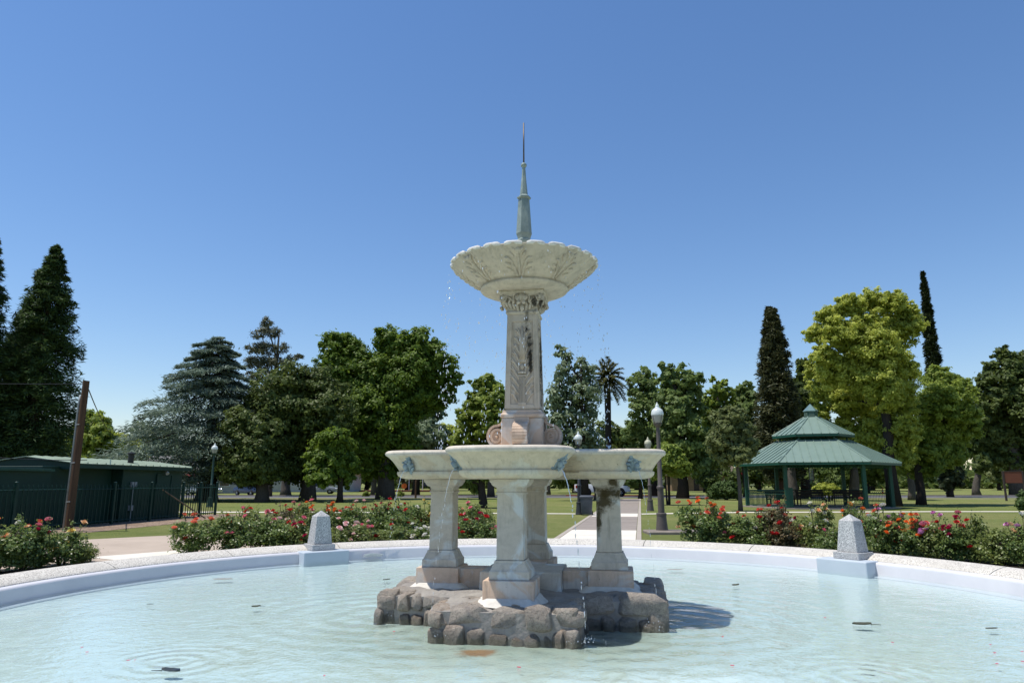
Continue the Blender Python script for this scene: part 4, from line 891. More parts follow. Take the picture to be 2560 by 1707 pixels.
# ------------------------------------------------------------------ vehicles
TYRE = simple('tyre_black', (.012, .012, .013), None, 6, .8, .2); RIMS = simple('wheel_alloy', (.45, .46, .48), None, 6, .3, .05, metal=.8); GLASS = simple('dark_car_glass', (.012, .016, .024), None, 3, .1, 0, spec=.6)
def wheel(parent, x, y, r, wd):
    mb = MB(); mb.lathe([(r * .62, -wd / 2), (r * .93, -wd / 2), (r, -wd * .35), (r, wd * .35), (r * .93, wd / 2), (r * .62, wd / 2)], n=20, M=Matrix.Translation((x, y, r)) @ Matrix.Rotation(math.pi / 2, 4, 'X')); w_ = mb.build('wheel', TYRE, parent, True, autos=40)
    sgn = -1 if y < 0 else 1
    mb = MB(); mb.lathe([(.05 * r, -.02), (.60 * r, -.03), (.64 * r, .0), (.5 * r, .01)], n=20, M=Matrix.Translation((x, y + sgn * wd * .42, r)) @ Matrix.Rotation(-sgn * math.pi / 2, 4, 'X'))
    for q in range(6): a = q * math.pi / 3; mb.tube([(x, y + sgn * (wd * .45 + .02), r), (x + .58 * r * math.cos(a), y + sgn * (wd * .45 + .02), r + .58 * r * math.sin(a))], .05 * r + .015, 5)
    mb.build('rim', RIMS, w_, True, autos=40)
def extr(prof, y0, y1, inset=0.0):
    """side outline (x,z) pulled across y, with the upper points drawn in"""
    mb = MB(); zm = max(z for _, z in prof); zl = min(z for _, z in prof); n = len(prof); t = lambda z: inset * max(0, (z - zl - .3 * (zm - zl)) / (.7 * (zm - zl)))
    mb.rings([[(x, y0 + t(z), z) for x, z in prof], [(x, y1 - t(z), z) for x, z in prof]]); return mb
def pickup(loc, rz, label):
    r = empty('pickup_truck', loc, rz, label, 'truck'); WH = simple('white_car_paint', (.75, .77, .80), (.72, .74, .77), 2, .3, 0, spec=.5)
    body = [(-2.9, .55), (-2.9, 1.28), (-.95, 1.30), (-.9, 1.24), (.95, 1.26), (1.2, 1.22), (2.65, 1.12), (2.85, .95), (2.88, .55), (2.5, .48), (-2.6, .48)]
    extr(body, -.98, .98, .06).build('body', WH, r, True, .04, 2, 40)
    extr([(-.98, 1.25), (-.85, 1.86), (-.7, 1.92), (.45, 1.92), (.62, 1.86), (1.28, 1.25)], -.9, .9, .18).build('cab', WH, r, True, .03, 2, 40)
    for s in (-1, 1):
        M = Matrix.Translation((0, s * .0, 0))
        for xa, xb, xc, xd in ((-.80, -.68, -.05, -.05), (.02, .02, .52, 1.08)):
            mb = MB(); f = lambda z: s * (.905 - .16 * (z - 1.25) / .67)
            mb.add([(xa, f(1.32), 1.32), (xd, f(1.32), 1.32), (xc, f(1.80), 1.80), (xb, f(1.80), 1.80)], [(0, 1, 2, 3)]); mb.build('window', GLASS, r)
        mb = MB(); mb.box(1.0, 1.1, s * .96 - .06, s * .96 + .06, 1.2, 1.38); mb.build('mirror', TYRE, r, bevel=.02)
        mb = MB(); mb.box(-2.93, -2.7, s * .93 - .07, s * .93 + .06, .88, 1.2); mb.build('tail_light', simple('tail_red', (.45, .02, .015), None, 5, .25, 0), r, bevel=.02)
        mb = MB(); mb.box(2.6, 2.86, s * .85 - .11, s * .85 + .11, .86, 1.04); mb.build('headlight', RIMS, r, bevel=.02)
        for x in (-1.75, 1.85):
            mb = MB(); mb.lathe([(.50, -.012), (.50, .012)], n=20, M=Matrix.Translation((x, s * .972, .45)) @ Matrix.Rotation(math.pi / 2, 4, 'X')); mb.build('wheel_arch', TYRE, r); wheel(r, x, s * .90, .40, .27)
    mb = MB(); mb.box(-3.02, -2.9, -.92, .92, .48, .68); mb.build('rear_bumper', RIMS, r, bevel=.03)
    mb = MB(); mb.box(2.86, 2.98, -.95, .95, .46, .70); mb.build('front_bumper', RIMS, r, bevel=.03)
tp = atd(1383, 1140, 77.6); pickup((tp.x, 77.6, .01), 0, 'white pickup truck parked on the road behind the trash bin')
def car(loc, rz, paint, label):
    r = empty('parked_car', loc, rz, label, 'car', 'cars parked far behind the trees')
    extr([(-2.2, .35), (-2.25, .75), (-2.1, .93), (-1.3, .98), (1.1, .95), (2.05, .80), (2.25, .62), (2.22, .35)], -.88, .88, .08).build('body', paint, r, True, .04, 2, 40)
    extr([(-1.75, .95), (-1.15, 1.38), (-.4, 1.46), (.25, 1.42), (1.15, .94)], -.8, .8, .2).build('cabin', GLASS, r, True, .03, 2, 40)
    mb = MB(); extr([(-1.12, 1.37), (-.4, 1.47), (.28, 1.43), (.25, 1.41), (-.4, 1.45), (-1.1, 1.36)], -.6, .6).build('roof', paint, r)
    for s in (-1, 1):
        for x in (-1.35, 1.35): wheel(r, x, s * .80, .32, .22)
        mb = MB(); mb.box(2.05, 2.24, s * .62 - .14, s * .62 + .14, .62, .74); mb.build('headlight', RIMS, r, bevel=.02)
SILV = simple('silver_car_paint', (.5, .52, .53), None, 2, .3, 0, spec=.5, metal=.3); BLUEC = simple('dark_blue_car_paint', (.015, .025, .07), None, 2, .25, 0, spec=.5); GREYP = simple('grey_car_paint', (.25, .26, .28), None, 2, .3, 0, spec=.5)
p = atd(463, 1133, 88); car((p.x, 88, 0), R_(4), SILV, 'silver car parked far behind the green picket fence')
p = atd(575, 1136, 84); car((p.x, 84, 0), R_(-35), BLUEC, 'dark blue car parked in the shade under the oak')
p = atd(735, 1135, 96); car((p.x, 96, 0), R_(5), GREYP, 'grey car parked far off between the oak and camphor trunks')

# ------------------------------------------------------------------ signs, houses, playground, small things
RED = simple('sign_red', (.42, .025, .03), None, 4, .5, .05); SWHITE = simple('sign_white', (.75, .75, .73), None, 4, .5, .05); POSTG = simple('galvanised_post', (.32, .33, .33), None, 4, .5, .05, metal=.4)
yp = atd(1713, 1137, 82.5); Y = empty('yield_sign', (yp.x, 82.5, 0), R_(5), 'red and white triangular yield sign on a thin post beyond the lawn', 'sign')
mb = MB(); mb.tube([(0, .03, -.1), (0, .03, 2.6)], .035, 6); mb.build('post', POSTG, Y)
tri = lambda s, z: [(-s * .45, z), (s * .45, z), (0, z - s * .78)]
for nm, s, y, m in (('sign_plate', 1, 0, RED), ('white_panel', .52, -.012, SWHITE)):
    mb = MB(); t3 = tri(s, 2.62 - (0 if s == 1 else .15)); mb.add([(x, y, z) for x, z in t3] + [(x, y + .009, z) for x, z in t3], [(0, 1, 2), (5, 4, 3), (0, 3, 4, 1), (1, 4, 5, 2), (2, 5, 3, 0)]); mb.build(nm, m, Y)
yw = bpy.data.curves.new('lettering', 'FONT'); yw.body = 'YIELD'; yw.size = .13; yw.align_x = 'CENTER'; yo = bpy.data.objects.new('lettering', yw); COL.objects.link(yo); yo.parent = Y; yo.location = (0, -.018, 2.36); yo.rotation_euler = (math.pi / 2, 0, 0); yw.materials.append(RED)
bpy.context.view_layer.update(); ym = bpy.data.meshes.new_from_object(yo); yo2 = link('lettering', ym, Y, yo.location.copy(), yo.rotation_euler.copy()); bpy.data.objects.remove(yo); yo2.name = 'lettering'
pp = atd(1722, 1137, 82); mb = MB(); mb.tube([(0, 0, -.1), (-.12, 0, 3.2)], .05, 7); mb.tube([(-.12, 0, 3.2), (-.12, 0, 3.3)], [.05, .02], 7); prop(mb.build('sign_pole', POSTG, loc=(pp.x, 82, 0)), 'bare grey post standing just right of the yield sign', 'post')
BRN = simple('brown_sign_board', (.17, .06, .035), (.15, .05, .03), 4, .7, .1); BPO = simple('brown_sign_post', (.06, .045, .04), None, 6, .8, .2)
sp0 = onz(2312, 1150); sg = empty('park_sign', (sp0.x, sp0.y, 0), R_(-14), 'brown wooden sign board on two posts at the right edge of the lawn', 'sign')
for x in (0, 1.42): mb = MB(); mb.box(x - .07, x + .07, -.07, .07, -.1, 2.42); mb.build('post', BPO, sg, bevel=.01)
mb = MB(); mb.box(.075, 1.345, -.04, .04, 1.45, 2.38); mb.build('board', BRN, sg, bevel=.01)
mb = MB(); mb.box(.08, 1.34, -.06, .06, 2.385, 2.44); mb.build('top_rail', BPO, sg)
cn = onz(2207 / S_, 1233 / S_); C_ = empty('traffic_cone', (cn.x, cn.y, 0), 0, 'small orange traffic cone with white band behind the gazebo railing', 'cone'); OR = simple('cone_orange', (.75, .14, .02), None, 4, .5, .05)
mb = MB(); mb.lathe([(.17, .03), (.11, .28)], n=14); mb.lathe([(.085, .42), (.03, .70), (.02, .71)], n=14); mb.box(-.2, .2, -.2, .2, 0, .03); mb.build('cone', OR, C_)
mb = MB(); mb.lathe([(.112, .281), (.084, .419)], n=14); mb.build('band', SWHITE, C_)
def house(loc, rz, w_, d_, h, wall, roof, label, porch=None):
    r = empty('house', (*loc, 0), rz, label, 'house', 'houses beyond the park')
    mb = MB(); mb.box(-w_ / 2, w_ / 2, -d_ / 2, d_ / 2, 0, h); mb.build('wall', wall, r, bevel=.02)
    mb = MB(); rh = d_ * .26; o = .6; mb.add([(-w_ / 2 - o, -d_ / 2 - o, h - .05), (w_ / 2 + o, -d_ / 2 - o, h - .05), (w_ / 2 + o, d_ / 2 + o, h - .05), (-w_ / 2 - o, d_ / 2 + o, h - .05), (-w_ / 2 + 1, 0, h + rh), (w_ / 2 - 1, 0, h + rh)], [(0, 1, 5, 4), (1, 2, 5), (2, 3, 4, 5), (3, 0, 4), (3, 2, 1, 0)]); rf = mb.build('roof', roof, r)
    mb = MB(); mb.box(w_ * .2, w_ * .2 + .6, .3, .9, h + .4, h + rh + .7); mb.build('chimney', wall, rf)
    for x in (-w_ * .32, w_ * .05, w_ * .32):
        mb = MB(); mb.box(x - .62, x + .62, -d_ / 2 - .03, -d_ / 2 - .002, 1.0, 2.2); wn_ = mb.build('window', GLASS, r)
        mb = MB(); mb.box(x - .70, x - .621, -d_ / 2 - .06, -d_ / 2 - .002, .92, 2.28); mb.box(x + .621, x + .70, -d_ / 2 - .06, -d_ / 2 - .002, .92, 2.28); mb.box(x - .62, x + .62, -d_ / 2 - .06, -d_ / 2 - .002, 2.201, 2.28); mb.box(x - .62, x + .62, -d_ / 2 - .08, -d_ / 2 - .002, .92, .999); mb.build('frame', SWHITE, wn_)
    mb = MB(); mb.box(-w_ * .14 - .45, -w_ * .14 + .45, -d_ / 2 - .04, -d_ / 2 - .002, .05, 2.15); dr_ = mb.build('door', BPO, r); mb = MB(); mb.ell((-w_ * .14 + .36, -d_ / 2 - .07, 1.05), (.04, .04, .04), 8, 6); mb.build('handle', RIMS, dr_)
    if porch:
        mb = MB(); mb.add([(-w_ * .4, -d_ / 2 - .02, 2.75), (w_ * .25, -d_ / 2 - .02, 2.75), (w_ * .25, -d_ / 2 - 2, 2.3), (-w_ * .4, -d_ / 2 - 2, 2.3)] + [(-w_ * .4, -d_ / 2 - .02, 2.65), (w_ * .25, -d_ / 2 - .02, 2.65), (w_ * .25, -d_ / 2 - 2, 2.2), (-w_ * .4, -d_ / 2 - 2, 2.2)], [(0, 1, 2, 3), (7, 6, 5, 4), (0, 4, 5, 1), (1, 5, 6, 2), (2, 6, 7, 3), (3, 7, 4, 0)]); mb.build('porch_roof', porch, r)
        for x in (-w_ * .38, -w_ * .1, w_ * .23): mb = MB(); mb.box(x - .08, x + .08, -d_ / 2 - 1.95, -d_ / 2 - 1.8, 0, 2.22); mb.build('porch_post', SWHITE, r)
HW1 = simple('pale_stucco', (.45, .43, .40), None, 2, .9, .1); HR1 = simple('grey_shingle', (.30, .29, .28), (.24, .235, .23), 1.5, .9, .2); HR2 = simple('brown_shingle', (.16, .12, .095), None, 2, .9, .2); AWN = simple('red_awning', (.36, .08, .075), None, 2, .8, .1)
p = atd(455, 1110, 104); house((p.x, 104), R_(8), 15, 9, 3.0, HW1, HR1, 'pale house with grey roof and red porch behind the fence end', AWN)
p = atd(705, 1110, 118); house((p.x, 118), 0, 16, 9, 3.0, simple('white_siding', (.62, .61, .58), None, 2, .8, .1), HR2, 'white house with brown roof far behind the oak trunks')
p = atd(1640, 1110, 122); house((p.x, 130), R_(-4), 12, 8, 2.8, simple('orange_stucco', (.26, .17, .10), None, 2, .9, .1), HR2, 'tan house with brown roof far behind the olive tree')
ppos = onz(952, 1116.5); p = atd(960, 1112, 120); PG = empty('playground_frame', (p.x, 120, 0), 0, 'far orange and white playground frame left of the left column', 'playground')
PO = simple('playground_orange', (.75, .20, .03), None, 4, .5, .05)
for x in (-1.5, .8, 3.6): mb = MB(); mb.tube([(x, 0, -.1), (x, 0, 3.0)], .07, 7); mb.build('post', SWHITE, PG)
mb = MB(); mb.tube([(-1.5, 0, 2.95), (4.4, 0, 2.95)], .08, 7); mb.build('top_bar', SWHITE, PG)
mb = MB(); mb.box(-2.9, -1.6, -.5, .5, 2.5, 2.95); mb.build('panel', PO, PG, bevel=.03)
mb = MB(); mb.lathe([(.45, -.2), (.45, .2)], n=14, M=Matrix.Translation((-2.3, 0, .9)) @ Matrix.Rotation(math.pi / 2, 4, 'X')); mb.build('disc', PO, PG)
mb = MB(); mb.box(1.0, 3.4, -.05, .05, .9, 2.5); mb.build('side_panel', simple('playground_blue', (.03, .04, .06), None, 4, .5, .05), PG)
mb = MB(); mb.box(-9, 6, -4, 4, -.02, .22); mb.build('sand_border', BRN, PG)
p = atd(1039 / S_, 1239 / S_, 70); mb = MB(); mb.tube([(0, 0, -.1), (.02, 0, 1.6)], .10, 8); mb.tube([(.02, 0, 1.6), (.02, 0, 1.75)], [.10, .06], 8); prop(mb.build('wooden_post', UW, loc=(p.x, 70, 0)), 'short brown wooden post on the lawn left of the left column', 'post')
p = atd(1425, 1142, 66)

# ------------------------------------------------------------------ foliage tools
def unit(a): return a / np.maximum(np.linalg.norm(a, axis=1, keepdims=True), 1e-9)
def quads(P, Nn, U, size, asp):
    """leaf-shaped diamonds: centre P, normal Nn, long axis U, half length size"""
    U = U - (U * Nn).sum(1, keepdims=True) * Nn; U = unit(U); W = np.cross(Nn, U); s = size[:, None]
    V = np.stack([P - U * s, P + W * s * asp - U * s * .12, P + U * s, P - W * s * asp - U * s * .12], 1).reshape(-1, 3)
    return V, np.arange(len(V)).reshape(-1, 4)
def rdir(g, n): return unit(g.normal(size=(n, 3)))
def crown_mesh(name, g, lobes, n, size, mat, clump=.22, asp=.55, per=48, fill=.14, flat=.7):
    """lobes: list of (centre, radii). Leaves gathered in clumps over each lobe, with gaps between"""
    A = np.array([r[0] * r[2] for _, r in lobes]); A = A / A.sum(); Ps, Ns, Ts, Ss = [], [], [], []
    for (c, r), a in zip(lobes, A):
        m = max(60, int(n * a)); r = np.array(r); c = np.array(c); k = max(5, m // per)
        D = rdir(g, k); D[:, 2] = D[:, 2] * .9 + .12; D = unit(D)
        CC = c + D * r * g.uniform(.70, 1.06, (k, 1)); ct = g.uniform(0, 1, k)
        idx = g.integers(0, k, m); sp = clump * r.mean() * g.uniform(.6, 1.25, k)[idx][:, None]
        off = g.normal(size=(m, 3)) * sp * np.array([.62, .62, .62 * flat]); P = CC[idx] + off
        Nn = unit(D[idx] * .6 + unit(off) * .7 + np.array([0, 0, .4]) + g.normal(size=(m, 3)) * .42)
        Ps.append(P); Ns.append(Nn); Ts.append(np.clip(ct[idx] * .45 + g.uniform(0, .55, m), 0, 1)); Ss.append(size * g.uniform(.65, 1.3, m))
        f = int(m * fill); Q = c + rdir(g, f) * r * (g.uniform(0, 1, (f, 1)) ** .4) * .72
        Ps.append(Q); Ns.append(rdir(g, f)); Ts.append(g.uniform(0, .5, f)); Ss.append(size * 2.0 * g.uniform(.8, 1.3, f))  # large inner leaves in darker tints, added to block light inside the crown
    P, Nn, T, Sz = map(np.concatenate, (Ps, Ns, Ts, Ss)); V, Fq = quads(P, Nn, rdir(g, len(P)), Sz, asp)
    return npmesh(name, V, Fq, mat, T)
def conifer_mesh(name, g, H, prof, nb, per, size, mat, z0=0.0, droop=.25, spread=.16, vthin=.5, asp=.22, az=None, curve=0.0, lift=.0):
    Ps, Us, Ts = [], [], []
    for i in range(nb):
        h = z0 + (H - z0) * (1 - (1 - (i + g.uniform(0, 1)) / nb) ** 1.0); a = g.uniform(0, 2 * np.pi) if az is None else az(i, g); L = prof((h - z0) / (H - z0), a) * g.uniform(.72, 1.12)
        d = np.array([np.cos(a), np.sin(a), 0]); s = np.array([-np.sin(a), np.cos(a), 0]); t = g.uniform(0.08, 1, per) ** .75; tt = g.uniform(0, 1)
        z = h - droop * L * t ** 1.3 + lift * L * t ** 3 + curve
        lat = g.normal(size=per) * spread * L * (1.15 - t * .7); P = d * (t * L)[:, None] + s * lat[:, None]; P[:, 2] = z + g.normal(size=per) * spread * L * vthin * .6
        Ps.append(P); Us.append(d * .8 + s * np.sign(lat)[:, None] * .6 + np.array([0, 0, -.25]) + g.normal(size=(per, 3)) * .35); Ts.append(np.clip(tt * .4 + g.uniform(0, .6, per), 0, 1))
    P, U, T = map(np.concatenate, (Ps, Us, Ts)); Nn = unit(np.array([0, 0, 1.]) + g.normal(size=P.shape) * .55); V, Fq = quads(P, Nn, U, size * g.uniform(.6, 1.3, len(P)), asp)
    return npmesh(name, V, Fq, mat, T)
def m_bark(name, a, b):
    t = NT(name); v = t.vm('MULTIPLY', t.co(), (5, 5, 1.2)).outputs[0]; n1 = t.noise(v, 2, 7, .75, .5)
    return t.done(t.bsdf(t.mix(t.ramp(n1, .3, .7), a, b), .95, t.bump(n1, 1, .06), 0, .1))
BARK = m_bark('dark_bark', (.055, .045, .038), (.025, .021, .018)); BARKG = m_bark('grey_bark', (.13, .115, .10), (.06, .052, .045)); BARKR = m_bark('red_bark', (.085, .05, .035), (.035, .022, .017))
def trunk_mesh(g, H, r, ends, bark, lean=(0, 0), fork=.45, multi=1):
    mb = MB(); tops = []
    for q in range(multi):
        ox, oy = (0, 0) if multi == 1 else (r * 1.6 * math.cos(q * 2.4), r * 1.6 * math.sin(q * 2.4)); pts = []
        for i in range(7):
            t = i / 6; pts.append((ox * (1 + t * 1.5) + lean[0] * t * t + g.normal() * r * .16 * (i > 0), oy * (1 + t * 1.5) + lean[1] * t * t + g.normal() * r * .16 * (i > 0), -.15 + t * (H + .15)))
        mb.tube(pts, [r * 1.45, r * 1.05, r * .95, r * .85, r * .7, r * .52, r * .3], 10); tops.append(pts)
    for e in ends:
        pts = tops[int(g.integers(0, multi))]; k = int(np.clip(np.searchsorted([p[2] for p in pts], e[2] * fork + .2 * H), 2, 5)); s = Vector(pts[k]); e = Vector(e); m = s.lerp(e, .5) + Vector((g.normal() * .25, g.normal() * .25, .06 * (e - s).length)); mb.tube([s, s.lerp(m, .5), m, m.lerp(e, .55), e], [r * .42, r * .34, r * .26, r * .18, r * .06], 6)
    return mb.mesh('trunk', bark, True)
def tree(name, label, cat, bx, d, lobes_px, n, size, mat, trunk=.3, bark=BARK, group='trees around the lawn', thick=.9, clump=.22, asp=.55, per=48, fill=.14, seed=1, multi=1, limbs=10, flat=.66, H=None, back=None):
    """lobes_px: (x, y, r[, ry]) read off the photograph at the tree's own depth; bx is the trunk foot's column"""
    g = np.random.default_rng(seed); base = onz(bx, 1150); base = atd(bx, 1108, d); B0 = Vector((base.x, d, 0)); k = mpp(d); L = []
    zc = []
    for q in lobes_px:
        x, y, r = q[:3]; ry = q[3] if len(q) > 3 else r; dd = g.uniform(-1, 1) * r * k * thick * .8 + (back(x, y) if back else 0); r, ry = r * 1.08, ry * 1.08; w_ = atd(x, y, d + dd) - B0
        L.append(((w_.x, w_.y, max(w_.z, ry * k * .6)), (r * k, r * k * thick, ry * k)))
    root = empty(name, B0, 0, label, cat, group)
    H = H or max(c[2] for c, _ in L) * .72
    order = sorted(range(len(L)), key=lambda i: -L[i][1][0])[:limbs]
    link('trunk', trunk_mesh(g, H, trunk, [L[i][0] for i in order], bark, multi=multi), root)
    link('crown', crown_mesh('crown', g, L, n, size, mat, clump, asp, per, fill, flat), root)
    return root
LM = {
    'oak': leafmat('oak_leaves', (.042, .066, .016), (.14, .18, .042), .32), 'camphor': leafmat('camphor_leaves', (.042, .085, .012), (.175, .25, .03), .38),
    'sweetgum': leafmat('yellow_green_leaves', (.12, .165, .022), (.54, .57, .115), .45), 'sweetgum2': leafmat('fresh_green_leaves', (.09, .145, .022), (.31, .37, .065), .4),
    'elm': leafmat('mid_green_leaves', (.075, .115, .03), (.22, .29, .085), .4), 'olive': leafmat('olive_leaves', (.09, .115, .04), (.22, .25, .09), .35),
    'grey': leafmat('grey_green_leaves', (.085, .12, .055), (.27, .33, .19), .35), 'redwood': leafmat('redwood_needles', (.018, .040, .016), (.085, .135, .042), .22),
    'redwood2': leafmat('brown_green_needles', (.035, .042, .018), (.11, .115, .048), .16), 'cedar': leafmat('blue_green_needles', (.08, .12, .095), (.21, .27, .205), .2), 'pine': leafmat('pine_needles', (.065, .075, .035), (.14, .14, .07), .15),
    'cypress': leafmat('cypress_leaves', (.018, .030, .010), (.045, .060, .020), .1), 'palm': leafmat('palm_leaves', (.06, .075, .025), (.20, .20, .08), .2), 'rose': leafmat('rose_leaves', (.045, .088, .018), (.20, .26, .065), .32, .4, .4),
    'rose2': leafmat('yellowish_rose_leaves', (.075, .115, .024), (.26, .30, .08), .34, .4, .4), 'roser': leafmat('reddish_rose_leaves', (.04, .065, .018), (.19, .125, .055), .25, .45, .35), 'shrub': leafmat('shrub_leaves', (.04, .075, .018), (.10, .15, .04), .25),
}

# ------------------------------------------------------------------ roses
def bush_variant(seed, mat):
    g = np.random.default_rng(seed); L = [((0, 0, .40), (.42, .42, .34)), ((.12, .05, .2), (.34, .34, .2)), ((-.14, -.06, .22), (.32, .34, .2))]
    for i in range(6): a = g.uniform(0, 6.28); rr = g.uniform(.12, .34); L.append(((rr * math.cos(a), rr * math.sin(a), g.uniform(.3, .8)), (g.uniform(.14, .24),) * 2 + (g.uniform(.13, .22),)))
    me = crown_mesh('foliage', g, L, 3400, .030, mat, .36, .62, 26, .05); mb = MB(); sh = []
    for i in range(9):
        a = g.uniform(0, 6.28); r1 = g.uniform(.1, .36); top = (r1 * math.cos(a), r1 * math.sin(a), g.uniform(.6, 1.02)); mb.tube([(.05 * math.cos(a), .05 * math.sin(a), -.03), (top[0] * .5, top[1] * .5, top[2] * .5), top], [.014, .010, .005], 5); sh.append(top)
    P = np.concatenate([np.array(t) * np.array([1, 1, 1]) + g.normal(size=(16, 3)) * np.array([.035, .035, .07]) - np.array([0, 0, .03]) for t in sh]); V, Fq = quads(P, unit(g.normal(size=P.shape) + np.array([0, 0, .6])), rdir(g, len(P)), .030 * g.uniform(.7, 1.3, len(P)), .6)
    n0 = len(me.vertices); VV = np.empty(n0 * 3, np.float32); me.vertices.foreach_get('co', VV); VV = VV.reshape(-1, 3); tn = np.empty(len(me.polygons), np.float32); me.attributes['tint'].data.foreach_get('value', tn)
    me2 = npmesh('foliage', np.concatenate([VV, V]), np.concatenate([np.arange(n0).reshape(-1, 4), Fq + n0]), mat, np.concatenate([tn, g.uniform(0, 1, len(P))])); bpy.data.meshes.remove(me)
    return me2, mb.mesh('canes', simple('rose_cane', (.07, .06, .03), (.05, .035, .025), 9, .8, .2), True), [np.array(t) for t in sh], L
BV = [bush_variant(100 + i, LM[m]) for i, m in enumerate(('rose', 'rose', 'rose2', 'rose', 'rose2', 'roser'))]
def bloom_mesh(name, a, b):
    t = NT(name + '_petals'); at = t.N('ShaderNodeAttribute', attribute_name='tint').outputs['Fac']; c = t.mix(at, a, b); d = t.bsdf(c, .55, None, 0, .2); tr = t.N('ShaderNodeBsdfTranslucent', i={'Color': c}).outputs[0]
    mt = t.done(t.N('ShaderNodeMixShader', i={0: .3, 1: d, 2: tr}).outputs[0]); V, Fc, T = [], [], []; g = random.Random(name)
    for ring, (n, r, z, op) in enumerate(((3, .010, .030, .15), (5, .020, .026, .5), (6, .032, .018, .85), (7, .042, .008, 1.15))):
        for i in range(n):
            an = 2 * math.pi * (i + .5 * ring) / n + g.uniform(-.15, .15); ca, sa = math.cos(an), math.sin(an); w_ = r * 1.05 + .006
            pts = []
            for v_, (rad, zz, ww) in enumerate(((r * .35, z - .024, .4), (r * 1.0, z - .002, 1.0), (r * (1.0 + .28 * op), z + .016 - .012 * op, .75))):
                for s in (-1, 1): pts.append((ca * rad - sa * s * w_ * ww * .62, sa * rad + ca * s * w_ * ww * .62, zz + g.uniform(-.003, .003)))
            b0 = len(V); V += pts; Fc += [(b0, b0 + 1, b0 + 3, b0 + 2), (b0 + 2, b0 + 3, b0 + 5, b0 + 4)]; T += [ring / 3.2 * .7, ring / 3.2 + g.uniform(0, .1)]
    return npmesh('bloom', np.array(V), np.array(Fc), mt, T)
BL = {'coral': bloom_mesh('coral', (.62, .10, .05), (.80, .22, .14)), 'red': bloom_mesh('red', (.42, .012, .015), (.62, .04, .04)), 'crimson': bloom_mesh('crimson', (.30, .008, .035), (.50, .02, .09)), 'pink': bloom_mesh('pink', (.70, .12, .20), (.80, .30, .36)),
      'pale': bloom_mesh('pale', (.75, .35, .35), (.85, .70, .66)), 'white': bloom_mesh('white', (.75, .70, .55), (.86, .85, .80)), 'peach': bloom_mesh('peach', (.80, .42, .16), (.86, .66, .44)), 'yellow': bloom_mesh('yellow', (.75, .52, .08), (.82, .70, .30)),
      'orange': bloom_mesh('orange', (.78, .14, .02), (.85, .26, .06)), 'mauve': bloom_mesh('mauve', (.55, .12, .42), (.72, .40, .62))}
NAMES = {'coral': 'coral', 'red': 'red', 'crimson': 'crimson', 'pink': 'pink', 'pale': 'pale pink', 'white': 'white', 'peach': 'peach', 'yellow': 'yellow', 'orange': 'orange', 'mauve': 'mauve'}
